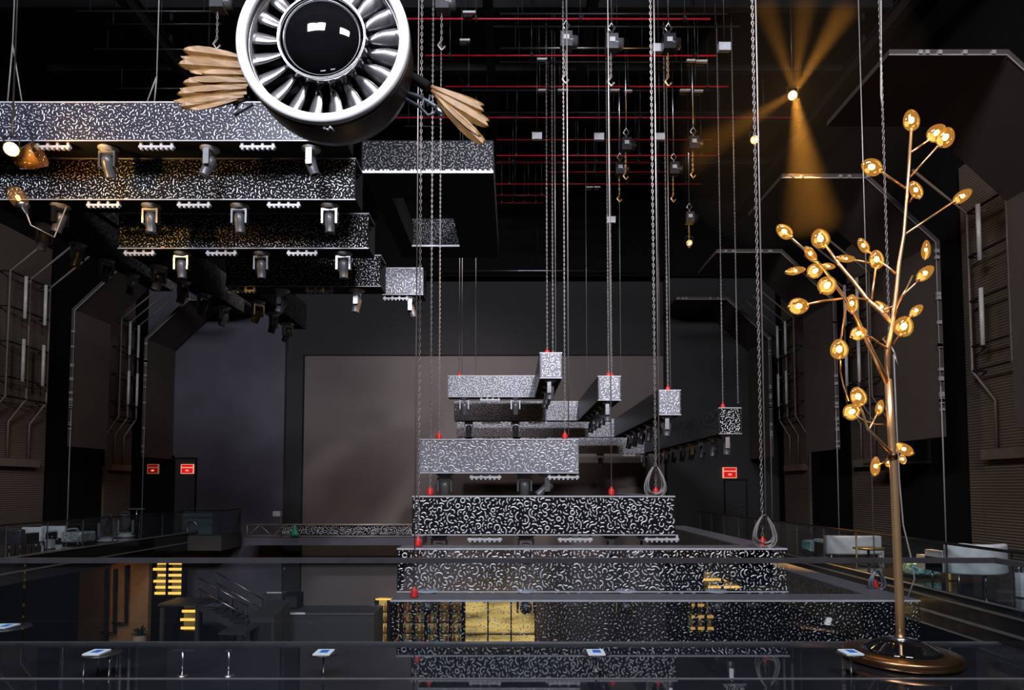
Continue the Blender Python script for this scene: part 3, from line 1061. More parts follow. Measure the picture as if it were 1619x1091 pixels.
# ------------------------------------------------------------------ ceiling pipes, hoists
reds = [(30, 560, 1110), (88, 690, 1120), (137, 720, 1140), (186, 590, 1240), (221, 800, 1115), (246, 800, 1125), (257, 800, 1020), (272, 880, 1050), (291, 790, 1100), (309, 790, 860), (321, 790, 850)]
for i, (y, x0, x1) in enumerate(reds):
    zc = 13.0 if i < 5 else 12.4
    q = PZ(800, y, zc)
    Yp = q.y
    a, b = P(x0, y, Yp), P(x1, y, Yp)
    t = thing('sprinkler_pipe', '%s red ceiling pipe counted from the top of the photo' % ORD[i], 'pipe', ((a.x + b.x) / 2, Yp, zc), 'red ceiling pipes')
    MB().tube([(a.x - .3, Yp, zc), (b.x + .2, Yp, zc)], 0.020, 8).build('pipe', M['red_pipe'], t)
    for f in (0.05, .35, .65, .95):
        xx = a.x + (b.x - a.x) * f
        MB().tube([(xx, Yp, zc), (xx, Yp, 15.0)], 0.012, 5).box(xx - .03, xx + .03, Yp - .05, Yp + .05, zc - .05, zc + .05).build('hanger', M['dark_metal'], t)
greys = [(22, 790, 1150), (42, 780, 1170), (76, 790, 1040), (98, 790, 1100), (143, 730, 1130), (178, 760, 1180), (200, 640, 700), (428, 690, 1010), (18, 120, 345), (38, 160, 350), (78, 150, 350), (140, 180, 300)]
for i, (y, x0, x1) in enumerate(greys):
    zc = 13.4 if y < 300 else 11.6
    Yp = PZ(800, y, zc).y
    Yp = min(Yp, 27.0)
    a, b = P(x0, y, Yp), P(x1, y, Yp)
    t = thing('rigging_pipe', 'thin grey ceiling rigging pipe, %s of the grey pipes' % ORD[i], 'pipe', ((a.x + b.x) / 2, Yp, a.z), 'grey ceiling pipes')
    MB().tube([(a.x, Yp, a.z), (b.x, Yp, b.z)], 0.022, 6).build('pipe', M['steel'] if i in (2, 7) else M['dark_metal'], t)
    for f in (0.1, .5, .9):
        xx = a.x + (b.x - a.x) * f
        MB().tube([(xx, Yp, a.z), (xx, Yp, 15.0)], 0.010, 5).build('hanger', M['dark_metal'], t)
# dark girders running along the hall
for i, x in enumerate((-9.5, -6.0, -0.6, 2.0, 9.8)):
    t = thing('ceiling_girder', '%s dark steel girder from the left under the ceiling' % ORD[i], 'girder', (x, 15, 13.6), 'dark ceiling girders')
    MB().box(x - .12, x + .12, 4, 27.5, 13.6, 13.64).box(x - .02, x + .02, 4, 27.5, 13.64, 14.0).box(x - .12, x + .12, 4, 27.5, 14.0, 14.04).build('girder', M['underside'], t)
    for y in range(5, 27, 4):
        MB().box(x - .04, x + .04, y, y + .08, 14.04, 15).build('hanger', M['dark_metal'], t)
for i, (y, z) in enumerate(((16, 14.3), (18.5, 14.3), (21, 14.3), (24, 14.3))):
    t = thing('cross_girder', '%s dark cross girder from the camera under the ceiling' % ORD[i], 'girder', (-2, y, z), 'dark cross girders')
    MB().box(-14, 10, y - .1, y + .1, z, z + .04).box(-14, 10, y - .02, y + .02, z + .04, z + .4).build('girder', M['underside'], t)

# chain hoists
hoists = [(895, 66, 13.5, 1, 'M'), (967, 70, 13.4, 1, 'M'), (1057, 70, 13.4, 0, 'G'), (1041, 77, 13.6, 2, 'W'), (1145, 75, 13.6, 2, 'W'), (849, 216, 16.5, 2, 'W'), (947, 217, 16.5, 2, 'W'), (1043, 217, 16.5, 2, 'W'), (966, 348, 18.5, 2, 'W'),
          (700, 6, 12.0, 1, 'M'), (346, 4, 12.0, 1, 'M'), (990, 230, 16.8, 0, 'G'), (1096, 228, 16.8, 0, 'G'), (1065, 268, 17.6, 0, 'G'), (980, 268, 17.6, 0, 'G'), (1090, 345, 19.5, 0, 'G')]
hl = ['grey chain hoist with white label high over the topmost rear beam', 'grey chain hoist high over the second rear beam', 'dark chain hoist with gold loop high over third rear beam',
      'white junction box near the top of the photo right of centre', 'white junction box near the top of the photo, rightmost', 'white junction box in the middle row, leftmost', 'white junction box in the middle row, middle', 'white junction box in the middle row on the chains',
      'white junction box hanging lowest, on the chains of second rear beam', 'silver hoist cut by the top edge right of the turbine', 'silver hoist cut by the top edge left of the turbine',
      'dark hoist just right of the middle white junction box', 'dark hoist below the rightmost warm ceiling lamp row', 'dark hoist hanging below the red pipes, right of the others', 'dark hoist hanging below the red pipes, left one', 'dark hoist hanging lowest near the small warm lamp']
for (px, py, Y, kd, c), lab in zip(hoists, hl):
    p = P(px, py, Y)
    if kd == 2:
        t = thing('junction_box', lab, 'box', p, 'white junction boxes under the ceiling')
        MB().box(p.x - .13, p.x + .13, Y - .05, Y + .05, p.z - .09, p.z + .09).build('box', M['pale_metal'], t)
        MB().box(p.x - .15, p.x + .15, Y - .03, Y + .03, p.z + .09, p.z + .12).tube([(p.x, Y, p.z + .1), (p.x, Y, 15.0)], .01, 5).build('bracket', M['dark_metal'], t)
    else:
        t = thing('chain_hoist', lab, 'hoist', p, 'chain hoists under the ceiling')
        MB().box(p.x - .13, p.x + .13, Y - .12, Y + .12, p.z - .17, p.z + .17).lathe([(0, -.16), (.12, -.15), (.13, 0), (.12, .15), (0, .16)], 12, Matrix.Translation((p.x + .1, Y, p.z)) @ Matrix.Rotation(R(90), 4, 'Y')).build('body', M['head_grey'] if kd else M['dark_metal'], t)
        MB().tube([(p.x, Y, p.z + .17), (p.x, Y, p.z + .25), (p.x + .08, Y, p.z + .36), (p.x, Y, p.z + .48), (p.x - .08, Y, p.z + .36), (p.x, Y, p.z + .25)], .022, 6).tube([(p.x, Y, p.z + .48), (p.x, Y, 15.0)], .016, 5).build('hook', M['steel'], t)
        MB().box(p.x - .06, p.x + .06, Y - .13, Y - .12, p.z - .02, p.z + .08).build('label_plate', M['pale_metal'], t)
        mb = MB()
        chain_mesh(mb, p.x - .02, Y, p.z - .75, p.z - .17, .03)
        mb.tube([(p.x - .02, Y, p.z - .75), (p.x - .09, Y, p.z - .85), (p.x - .02, Y, p.z - .95), (p.x + .05, Y, p.z - .87)], .022, 6)
        mb.build('load_chain', M['gold'] if c == 'G' else M['chain'], t)

# small pale pipe clamps
clamps = [(857, 94), (857, 143), (890, 143), (972, 143), (993, 144), (1083, 143), (1104, 144), (1092, 96), (1109, 97), (932, 296), (944, 296), (742, 20), (735, 64)]
for i, (px, py) in enumerate(clamps):
    p = PZ(px, py, 12.75 if py > 200 else 13.1)
    t = thing('pipe_clamp', '%s small pale pipe clamp of those under the ceiling, counted by rows' % ORD[i], 'clamp', p, 'pale pipe clamps under the ceiling')
    w_ = (.13, .11, .15)[i % 3]
    MB().box(p.x - w_, p.x + w_, p.y - .04, p.y + .04, p.z - .03, p.z + .02).build('jaw', M['pale_metal'], t)
    MB().tube([(p.x - w_ * .6, p.y, p.z + .02), (p.x - w_ * .6, p.y, 15.0)], .012, 5).box(p.x - w_, p.x + w_ * .5, p.y - .03, p.y + .03, p.z - .12, p.z - .09).build('bracket', M['dark_metal'], t)

# ------------------------------------------------------------------ warm ceiling spots
HZ = []


def warm_spot(px, py, Y, label, power, lens=0.05):
    p = P(px, py, Y)
    t = thing('spot_lamp', label, 'lamp', p, 'warm ceiling spot lamps')
    d = (EYE + Vector((0, 0, -1.0)) - p).normalized()
    q = d.to_track_quat('-Z', 'Y').to_matrix().to_4x4()
    m = Matrix.Translation(p) @ q
    MB().lathe([(0, .34), (.07, .33), (.09, .28), (.09, .02), (.115, 0), (.115, -.01), (.085, 0.0), (.07, 0.03), (0, .03)], 16, m).build('housing', M['dark_metal'], t)
    MB().lathe([(0, 0.005), (lens, .01), (lens, .02), (0, .025)], 12, m).build('lens', M['lamp_lens'], t)
    b = p - d * .17
    MB().tube([b + Vector((-.13, 0, 0)), b + Vector((-.13, 0, .2)), b + Vector((.13, 0, .2)), b + Vector((.13, 0, 0))], .014, 5).tube([b + Vector((0, 0, .2)), (b.x, b.y, 15.0)], .014, 5).build('bracket', M['dark_metal'], t)
    l = bpy.data.lights.new('warm_beam', 'POINT')
    l.energy = power
    l.color = (1, .56, .16)
    l.shadow_soft_size = .08
    lo = bpy.data.objects.new('warm_beam', l)
    COL.objects.link(lo)
    lo.location = p + d * .12
    return p


WP = warm_spot(1253, 151, 15.2, 'brightest warm spot lamp under the ceiling at upper right', 60, 0.07)
warm_spot(1193, 221, 16.4, 'warm spot lamp under the ceiling left of the brightest one', 25, 0.05)
warm_spot(18, 236, 10.1, 'warm spot lamp at the left edge in front of the upper left beams', 110, 0.075)
warm_spot(1090, 384, 21.0, 'small distant warm spot lamp under the ceiling right of centre', 6, 0.04)
# lit glass shade and reflector below the left spot
p = P(28, 312, 10.9)
t = thing('glass_lantern', 'amber glass lantern below the warm spot at the left edge', 'lamp', p)
mm = Matrix.Translation(p) @ Matrix.Rotation(R(-30), 4, 'Y')
MB().lathe([(0, .2), (.09, .18), (.14, .08), (.15, 0), (.13, -.1), (.10, -.14), (0, -.14)], 16, mm).build('glass_shade', glass('lantern_glass', tint=(1.0, .82, .6), film=0.05, filmcol=(1, .7, .4)), t)
MB().lathe([(0, -.14), (.10, -.14), (.11, -.2), (.05, -.22), (.03, -.34), (0, -.34)], 14, mm).build('socket', M['steel'], t)
MB().lathe([(0, .05), (.035, .02), (.03, -.05), (0, -.07)], 10, mm).build('bulb', emit('lantern_bulb', (1, .6, .2), 4), t)
MB().tube([mm @ Vector((0, 0, -.34)), p + Vector((.25, 0, -.5)), p + Vector((.45, .3, -.6)), p + Vector((.5, .5, .05))], .012, 6).build('cord', M['cable'], t)
p = P(45, 250, 10.5)
t = thing('reflector_dish', 'translucent amber reflector dish beside the warm spot at the left edge', 'lamp reflector', p)
mm = Matrix.Translation(p) @ Matrix.Rotation(R(70), 4, 'Y')
MB().lathe([(.12, -.2), (.17, -.05), (.19, .1), (.20, .2), (.19, .2), (.18, .1), (.16, -.05), (.11, -.2)], 20, mm).build('dish', glass('amber_dish', tint=(1.0, .85, .65), film=0.03, ior=1.45, filmcol=(1.0, .6, .25)), t)
MB().tube([p, p + Vector((0, .1, .3)), P(45, 200, 10.78)], .014, 6).build('stem', M['dark_metal'], t)

# haze around the warm lamp at the upper right
hm, nt, out = new_mat('amber_tinted_haze')
vs_ = nt.nodes.new('ShaderNodeVolumeScatter')
vs_.inputs['Density'].default_value = 0.005
vs_.inputs['Color'].default_value = (1, .82, .6, 1)  # amber of the lamp glow partly tinted into the haze itself
L(nt, vs_.outputs[0], out.inputs['Volume'])
hzc = WP + Vector((0, 0, -.7))
hz = MB().lathe([(3.0 * math.sin(math.pi * i / 20), -3.0 * math.cos(math.pi * i / 20)) for i in range(21)], 32, Matrix.Translation(hzc)).build('haze', hm)
tag(hz, 'thin amber-tinted haze glowing around the brightest ceiling spot lamp', 'haze', kind='stuff')
for i, (dx, dz, pw, an) in enumerate(((.05, -1, 5000, 22), (-.75, -.5, 1500, 16), (.55, .9, 3000, 16), (-.35, .95, 1500, 14), (.1, 1, 1500, 16))):  # narrow spots added at the lamp so beams show in the haze
    spot('haze_beam_%d' % i, WP + Vector((0, -.12, 0)), WP + Vector((dx * 3, -.4, dz * 3)), pw * 8, (1, .47, .08), an + 4, 1.0, .08)

# ------------------------------------------------------------------ winged turbine sculpture
EC = P(510, 62, 7.2)
t = thing('winged_turbine', 'large silver turbine sculpture with golden feather wings hanging at top', 'sculpture', EC)
RX = Matrix.Translation(EC) @ Matrix.Rotation(R(90), 4, 'X')   # lathe z -> -Y (towards the camera)
Ro = 1.02
MB().lathe([(0.905, -.02), (0.905, .015), (0.92, .03), (1.0, .03), (1.02, .01), (1.025, -.03), (1.01, -.05), (0.92, -.05)], 96, RX, close=True).build('rim', M['rim'], t)
MB().lathe([(1.015, -.05), (1.02, -.12), (1.0, -.45), (.95, -.62), (.93, -.62), (.90, -.45), (.905, -.05)], 96, RX, close=True).build('casing', M['casing'], t)
MB().lathe([(1.022, -.055), (1.03, -.07), (1.03, -.10), (1.022, -.115)], 96, RX, close=True).build('casing_band', M['dark_metal'], t)
MB().lathe([(0, -.60), (.92, -.60), (.92, -.57), (0, -.57)], 64, RX).build('back_plate', M['matte_black'], t)
MB().lathe([(.90, -.06), (.90, -.50), (.89, -.50), (.89, -.06)], 96, RX, close=True).build('duct_liner', M['chrome'], t)
MB().lathe([(.482, .03), (.49, .055), (.505, .06), (.52, .04), (.515, -.45), (.47, -.45)], 64, RX, close=True).build('hub_ring', M['gloss_black'], t)
MB().lathe([(.508, .05), (.515, .060), (.522, .05), (.515, .04)], 64, RX, close=True).build('hub_ring_trim', M['steel'], t)
prof = [(.48 * math.cos(a), -.03 + .26 * math.sin(a)) for a in [math.pi / 2 * i / 18 for i in range(19)]]
MB().lathe([(0.48, -.3)] + prof[:-1] + [(0.0, .23)], 64, RX).build('nose_dome', M['gloss_black'], t)
NB = 20
for i in range(NB):
    th = 2 * math.pi * (i + .5) / NB
    mb = MB()
    rows = []
    for j in range(9):
        f = j / 8
        r = .52 + (.885 - .52) * f
        wd = .040 + .062 * math.sin(min(1, f * 1.5) * math.pi / 2)
        tw = R(40 - 22 * f)
        row = []
        for kk in range(7):
            u = (kk / 6 - .5) * 2
            cx_ = u * wd
            cv = .035 * (1 - u * u)
            tx = cx_ * math.cos(tw) - cv * math.sin(tw)
            ty = cx_ * math.sin(tw) + cv * math.cos(tw)
            # radial r, tangential tx, axial ty-.18
            X = r * math.cos(th) - tx * math.sin(th)
            Z = r * math.sin(th) + tx * math.cos(th)
            row.append((EC.x + X, EC.y + .17 - ty, EC.z + Z))
        rows.append(row)
    mb.grid(rows)
    mb.build('blade', M['chrome'], t, solid=.012)
# stator row
for i in range(NB):
    th = 2 * math.pi * i / NB
    mb = MB()
    c, s_ = math.cos(th), math.sin(th)
    p0 = EC + Vector((.52 * c, .44, .52 * s_))
    p1 = EC + Vector((.89 * c, .44, .89 * s_))
    mb.bar(p0, p1, .06, .012, (0.3 * s_, 1, -.3 * c))
    mb.build('stator_vane', M['dark_metal'], t)
# casing clips
for px, py in ((521, 207),):
    q = P(px, py, 7.2)
    MB().tube([(q.x - .06, 7.17, q.z + .02), (q.x, 7.15, q.z - .02), (q.x + .02, 7.15, q.z + .02), (q.x + .06, 7.17, q.z - .02)], .014, 6).build('clip', M['chrome'], t)
for xo in (-.5, .5):
    MB().tube([EC + Vector((xo, .3, .75)), (EC.x + xo, EC.y + .3, 13.2)], .015, 6).build('suspension_rope', M['cable'], t)


def feather(root, tip, w, Y, lift=0.0, ridge=.015, roll=0.0):
    a, b = P(root[0], root[1], Y), P(tip[0], tip[1], Y - lift)
    d = b - a
    ln = d.length
    d.normalize()
    n = Vector((0, -1, 0))
    s = d.cross(n).normalized()
    n = s.cross(d).normalized()
    if roll:
        rm = Matrix.Rotation(R(roll), 3, d)
        s, n = rm @ s, rm @ n
    prof = [(0, .35), (.25, .75), (.55, 1.0), (.75, .95), (.90, .65), (.97, .35), (1.0, .05)]
    vs, fs = [], []
    for f, q in prof:
        c = a + d * (ln * f)
        hw = w / 2 * q
        vs += [c - s * hw - n * .004, c + n * ridge, c + s * hw - n * .004, c - n * (ridge + .006)]
    for i in range(len(prof) - 1):
        for k_ in range(4):
            k2 = (k_ + 1) % 4
            fs.append((i * 4 + k_, i * 4 + k2, i * 4 + 4 + k2, i * 4 + 4 + k_))
    fs += [(3, 2, 1, 0), tuple((len(prof) - 1) * 4 + k_ for k_ in range(4))]
    MB().add(vs, fs).build('feather', M['wood'], t)


lw = [((385, 92), (289, 79), .13), ((388, 100), (286, 90), .13), ((388, 108), (282, 101), .15), ((388, 113), (300, 113), .12), ((386, 118), (319, 117), .10), ((390, 124), (299, 124), .13), ((392, 130), (289, 131), .13),
      ((392, 134), (284, 141), .13), ((390, 140), (280, 149), .13), ((390, 146), (275, 160), .15), ((386, 154), (284, 169), .12), ((375, 156), (300, 173), .10)]
for i, (a, b, w_) in enumerate(lw):
    feather(a, b, w_ * 1.15, 7.75 - .012 * i, .12, .012, 25 if i % 2 else -20)
rw = [((676, 134), (766, 166), .10), ((677, 136), (765, 176), .12), ((682, 142), (774, 191), .12), ((684, 146), (772, 200), .13), ((690, 154), (768, 224), .11), ((692, 158), (764, 228), .14), ((688, 150), (760, 215), .09)]
for i, (a, b, w_) in enumerate(rw):
    feather(a, b, w_ * 1.1, 7.75 - .012 * i, .10, .012, 20 if i % 2 else -22)


def pb(pts, Y, r, nm='wing_bracket', mat='bracket'):
    MB().tube([P(a, b, Y) for a, b in pts], r, 6).build(nm, M[mat], t)


pb([(648, 122), (662, 128), (678, 138)], 7.7, .065, mat='underside')
pb([(640, 147), (660, 152), (680, 163), (696, 174)], 7.7, .028)
pb([(640, 156), (662, 168), (677, 183), (692, 176)], 7.7, .022)
pb([(668, 148), (670, 172)], 7.68, .012)
pb([(680, 150), (676, 168)], 7.68, .012)
pb([(690, 168), (700, 184)], 7.66, .035, mat='steel')
pb([(395, 155), (378, 160), (368, 165)], 7.7, .025)
pb([(400, 164), (370, 182)], 7.7, .022)
pb([(385, 150), (372, 172)], 7.68, .012)

# ------------------------------------------------------------------ gold lamp tree
YL = 6.55
base = PZ(1425, 1045, 0)
YL = base.y
t = thing('lamp_tree', 'tall gold branching floor lamp with amber glass bulbs on a round bronze base', 'floor lamp', base)
mb = MB().lathe([(0, 0), (.46, 0), (.475, .012), (.535, .014), (.545, .03), (.545, .085), (.53, .10), (.40, .115)], 64, Matrix.Translation(base))
mb.build('base', M['bronze'], t)
MB().lathe([(.40, .112), (.33, .135), (.22, .20), (.17, .22), (.05, .225), (0, .225)], 48, Matrix.Translation(base)).build('base_cap', M['gloss_black'], t)
MB().lathe([(.03, .20), (.085, .205), (.085, .235), (.05, .25), (.03, .25)], 24, Matrix.Translation(base)).build('collar', M['steel'], t)


def tw(px, py, dy=0.0):
    return P(px, py, YL + dy)


MB().tube([base + Vector((0, 0, .05)), tw(1422, 950), tw(1414, 760), tw(1409, 680), tw(1404, 600)], [.042, .042, .04, .038, .036], 14).build('pole', M['gold'], t)
MB().lathe([(.045, -.03), (.05, -.02), (.05, .02), (.045, .03)], 14, Matrix.Translation(tw(1411, 722)), close=True).build('joint', M['bronze'], t)


def br(pts, r, dy=0.0):
    n = len(pts)
    MB().tube([tw(a, b, dy * i / max(1, n - 1)) for i, (a, b) in enumerate(pts)], r, 8).build('branch', M['gold'], t)


br([(1404, 602), (1403.5, 550), (1412.7, 502), (1422, 414), (1429, 372), (1434.7, 297), (1441, 203)], [.036, .03, .024, .02, .018, .016, .014])
br([(1403, 606), (1375, 548), (1353, 500), (1337, 473), (1321, 451), (1299, 421), (1283, 404), (1243, 370)], [.03, .024, .02, .018, .016, .014, .012, .012], -.5)
br([(1410, 512), (1393, 492), (1372, 474.5), (1350, 446), (1328, 419.5), (1304.5, 387)], [.024, .024, .022, .02, .017, .014], .35)
br([(1372, 474), (1350, 471), (1332, 472), (1300, 476), (1277, 481)], .011, -.2)
br([(1378, 474), (1384.5, 424)], .011, .1)
br([(1418, 434), (1400, 419.5), (1384, 408), (1371, 395)], .011, .25)
br([(1376, 416), (1352, 411)], .010, .05)
br([(1433, 298.5), (1392, 271)], .011, -.2)
br([(1438, 320), (1445, 309)], .010, -.1)
br([(1439, 242), (1472, 219)], .011, .2)
br([(1439, 280), (1483, 231)], .011, -.15)
br([(1429, 372), (1506, 320)], .012, .3)
br([(1414, 502), (1418, 485), (1425.5, 469), (1455, 441)], [.014, .014, .012, .010], -.25)
br([(1426, 468), (1434, 455), (1443, 436)], .009, .2)
br([(1412, 545), (1424, 527), (1430, 511), (1443, 498)], .011, -.2)
br([(1337, 487), (1329, 540)], .011, -.1)
br([(1406, 553), (1390, 543), (1378, 534), (1364, 530)], .011, -.25)
br([(1406, 548), (1396, 536), (1400, 533)], .010, .2)
br([(1329, 570), (1329, 588), (1333, 608), (1342, 634)], .009, .1)
br([(1409, 715), (1404, 711), (1372, 678), (1360, 641)], [.018, .017, .014, .011], -.3)
br([(1374, 680), (1388, 652)], .010, .15)
br([(1352, 656), (1366, 665), (1384, 671), (1412, 671)], .009, .1)
br([(1396, 490), (1412, 484)], .009)
br([(1411, 722), (1400, 730), (1386, 736)], .010, .2)
# bulbs: px, py, long px, short px, angle of the long axis (deg from up, clockwise), face-on factor, dy
bulbs = [(1441, 190, 36, 27, 0, .5, 0), (1481, 210, 36, 27, 50, .5, .2), (1495, 217, 36, 29, 30, .5, -.15), (1378, 264, 34, 29, -70, .5, -.2), (1448, 300, 31, 20, -25, .5, -.1), (1522, 310, 36, 18, 55, .45, .3),
         (1240, 366, 30, 22, -50, .5, -.5), (1297, 377, 32, 30, -15, .6, .35), (1365, 388, 27, 16, -30, .5, .25), (1281, 401, 29, 15, -35, .45, -.45), (1338, 409, 30, 12, 95, .4, .05), (1386, 410, 31, 24, -5, .5, .1), (1464, 395, 32, 14, 5, .4, .4),
         (1463, 432, 34, 19, 50, .5, -.25), (1258, 428, 32, 13, 80, .4, -.5), (1289, 428, 27, 24, 60, .6, -.4), (1310, 421, 22, 11, 95, .4, .3), (1308, 451, 31, 30, 40, .6, -.4), (1263, 484, 33, 27, 85, .5, -.2), (1347, 480, 30, 20, 0, .5, -.2),
         (1394, 485, 27, 13, -50, .4, .1), (1449, 491, 26, 15, 50, .45, -.2), (1429, 516, 34, 31, 20, .6, -.2), (1358, 527, 27, 22, 70, .5, -.25), (1327, 552, 33, 29, 0, .6, -.1), (1357, 627, 32, 26, -20, .5, -.3), (1347, 651, 28, 26, 60, .6, .1),
         (1391, 644, 25, 13, 15, .45, .15), (1429, 710, 32, 18, -62, .5, .1), (1384, 737, 31, 15, 5, .45, .2), (1427, 726, 16, 12, -20, .5, .4), (1404, 731, 14, 9, 10, .4, .4)]
for i, (px, py, lg, sh, ang, ff, dy) in enumerate(bulbs):
    c = tw(px, py, dy)
    sc = c.y / 1000
    a, b = lg / 2 * sc, sh / 2 * sc
    rot = Matrix.Rotation(R(ang), 4, 'Y')
    m = Matrix.Translation(c) @ rot
    n = 14
    pr = []
    for k_ in range(n + 1):
        u = math.pi * k_ / n
        z = math.cos(u)
        r = math.sin(u) * (1 - .12 * z)
        pr.append((max(r, 0) * 1.0, z * a))
    pr[0] = (0, a)
    pr[-1] = (0, -a)
    # flattened: wide b across the view, thinner along it
    sm = m @ Matrix.Diagonal((b, max(b * ff, a * .38), 1, 1))
    g_ = MB().lathe(pr, 18, sm).build('bulb', M['bulb'], t)
    cs = min(a, b)
    MB().lathe([(0, cs * .42), (cs * .24, cs * .24), (cs * .30, 0), (cs * .24, -cs * .24), (0, -cs * .42)], 10, m).build('filament', M['filament'], g_)
    MB().lathe([(0, -a * .78), (.016, -a * .8), (.02, -a * 1.0), (.014, -a * 1.1), (0, -a * 1.1)], 10, m).build('cap', M['gold'], g_)

# ------------------------------------------------------------------ front balustrade
t = thing('glass_balustrade', 'long clear glass balustrade with dark handrail along the near floor edge', 'railing', (-3, BY - .08, 0))
seams = [P(px, 1000, BY - .08).x for px in (36, 448, 845, 1229)]
xs = [BX0 + .02, -9.2] + seams + [BX1 - .06]
for a, b in zip(xs[:-1], xs[1:]):
    MB().box(a + .006, b - .006, BY - .09, BY - .075, 0.0, .93).build('glass_pane', M['glass'], t)
MB().box(BX0, BX1 - .05, BY - .125, BY - .04, .93, .985).build('handrail', M['rail_front'], t)
for yy in ((3.3, 5.35), (5.36, BY - .1)):
    MB().box(BX1 - .075, BX1 - .06, yy[0], yy[1], 0, .93).build('glass_pane', M['glass'], t)
MB().box(BX1 - .11, BX1 - .025, 3.3, BY - .04, .93, .985).build('handrail', M['rail_front'], t)
MB().box(BX0, BX1 - .05, BY - .11, BY - .055, 0.0, .022).build('base_channel', M['steel'], t)


# gallery balustrades
def gallery_rail(name, label, x, y0, y1, step):
    t = thing(name, label, 'railing', (x, (y0 + y1) / 2, 0), 'side gallery railings')
    n = int((y1 - y0) / step)
    for i in range(n):
        a, b = y0 + (y1 - y0) * i / n, y0 + (y1 - y0) * (i + 1) / n
        MB().box(x - .006, x + .006, a + .008, b - .008, 0, .80).build('glass_pane', M['glass_g'], t)
        MB().box(x - .012, x + .012, b - .012, b + .012, 0, .80).build('post', M['steel'], t)
    MB().box(x - .04, x + .04, y0, y1, .80, .84).build('handrail', M['rail'], t)


gallery_rail('gallery_railing', 'glass railing with black handrail along the right gallery', GXR + .06, 8.2, 25.5, 1.35)
gallery_rail('gallery_railing', 'glass railing with black handrail along the left gallery', GXL - .06, 12.0, 25.2, 1.35)
# bay at the far end of the left gallery
a, b = P(283, 840, 25.6), P(352, 840, 25.6)
t = thing('balcony_bay', 'glazed balcony bay at the far end of the left gallery', 'balcony', ((a.x + b.x) / 2, 25.6, -.65))
MB().box(a.x, b.x, 25.5, 27.4, -.75, -.15).build('bay_floor', M['grey_stage'], t)
MB().box(a.x + .02, b.x - .02, 25.52, 25.54, -.15, .84).box(b.x - .04, b.x - .02, 25.55, 27.3, -.15, .84).build('glass_pane', M['glass_g'], t)
MB().box(a.x, b.x, 25.5, 25.57, .84, .88).box(b.x - .07, b.x, 25.57, 27.3, .84, .88).build('handrail', M['rail'], t)
p = P(316, 850, 26.5)
t = thing('speaker_cabinet', 'teal-grey speaker cabinet behind the glass of the far left bay', 'speaker', (p.x, 26.5, -.15))
MB().box(p.x - .6, p.x + .6, 26.3, 26.9, -.15, .7).build('cabinet', pbr('teal_grey', (.10, .14, .15), .6), t)
MB().lathe([(.2, 0), (.24, .02), (.24, .03), (.2, .03)], 24, Matrix.Translation((p.x - .25, 26.29, .15)) @ Matrix.Rotation(R(90), 4, 'X'), close=True).build('speaker_ring', M['steel'], t)
# far right end railing
a = P(1103, 812, 26)
t = thing('end_railing', 'glass railing with black handrail closing the far end of right gallery', 'railing', (a.x, 25.6, 0))
MB().box(a.x + 1.2 - 1.2, GXR, 25.55, 25.57, 0, .80).build('glass_pane', M['glass_g'], t)
MB().box(a.x, GXR, 25.52, 25.6, .80, .84).build('handrail', M['rail'], t)
MB().box(a.x, GXR, 25.4, 27.4, -.65, 0).build('landing', M['fascia'], t)

# ------------------------------------------------------------------ gallery furniture
def stool(px, py, w, h, label, mat):
    g = PZ(px, py, 0)
    t = thing('cube_stool', label, 'stool', g, 'squiggle patterned cube stools')
    w_, h_ = w * g.y / 1000, h * g.y / 1000
    mb = MB()
    mb.box(g.x - w_ / 2, g.x + w_ / 2, g.y, g.y + w_, .06, h_)
    o = mb.build('cushion', mat, t)
    bv = o.modifiers.new('soft', 'BEVEL')
    bv.width = .05
    bv.segments = 3
    m2 = MB()
    for sx in (-.4, .4):
        for sy in (.1, .9):
            m2.box(g.x + sx * w_ - .025, g.x + sx * w_ + .025, g.y + sy * w_ - .025, g.y + sy * w_ + .025, 0, .06)
    m2.build('feet', M['dark_metal'], t)


stool(1297, 876, 31, 20, 'teal squiggle patterned stool left of the long pale sofa', M['teal_worm'])
stool(1466, 915, 48, 24, 'teal squiggle patterned stool right of the lamp pole', M['teal_worm'])
stool(112, 861, 34, 19, 'pale squiggle patterned stool on the left gallery', M['pale_worm'])


def sofa(px, py, w, h, label, name='sofa', curved=0.0, depth=.8, cat='sofa', legs=.16):
    g = PZ(px, py, 0)
    k_ = g.y / 1000
    w_, h_ = w * k_, h * k_
    t = thing(name, label, cat, g, 'pale lounge seats')
    n = 16
    rows = []
    mb = MB()
    def shell(y_in, y_out, z0, z1):
        vs, fs = [], []
        for i in range(n + 1):
            u = i / n * 2 - 1
            x = g.x + u * w_ / 2
            bend = curved * (u * u)
            vs += [(x, g.y + y_in + bend, z0), (x, g.y + y_in + bend, z1), (x, g.y + y_out + bend, z1), (x, g.y + y_out + bend, z0)]
        for i in range(n):
            for q in range(4):
                q2 = (q + 1) % 4
                fs.append((i * 4 + q, i * 4 + q2, i * 4 + 4 + q2, i * 4 + 4 + q))
        fs += [(0, 3, 2, 1), (n * 4, n * 4 + 1, n * 4 + 2, n * 4 + 3)]
        return MB().add(vs, fs)
    bk = shell(0, .16, legs, h_).build('backrest', M['sofa'], t)
    bv = bk.modifiers.new('soft', 'BEVEL')
    bv.width = .04
    bv.segments = 3
    shell(.17, depth, legs, legs + .26).build('seat', M['sofa'], t)
    for sx in (-1, 1):
        x = g.x + sx * (w_ / 2 - .07)
        a_ = MB().box(x - .07, x + .07, g.y + .17 + curved, g.y + depth, legs, h_ * .8).build('armrest', M['sofa'], t)
    for sx in (-.44, 0, .44):
        for sy in (.1, depth - .1):
            x = g.x + sx * w_
            MB().tube([(x, g.y + sy, 0), (x, g.y + sy, legs)], .016, 6).build('leg', M['steel'], t)
    return t


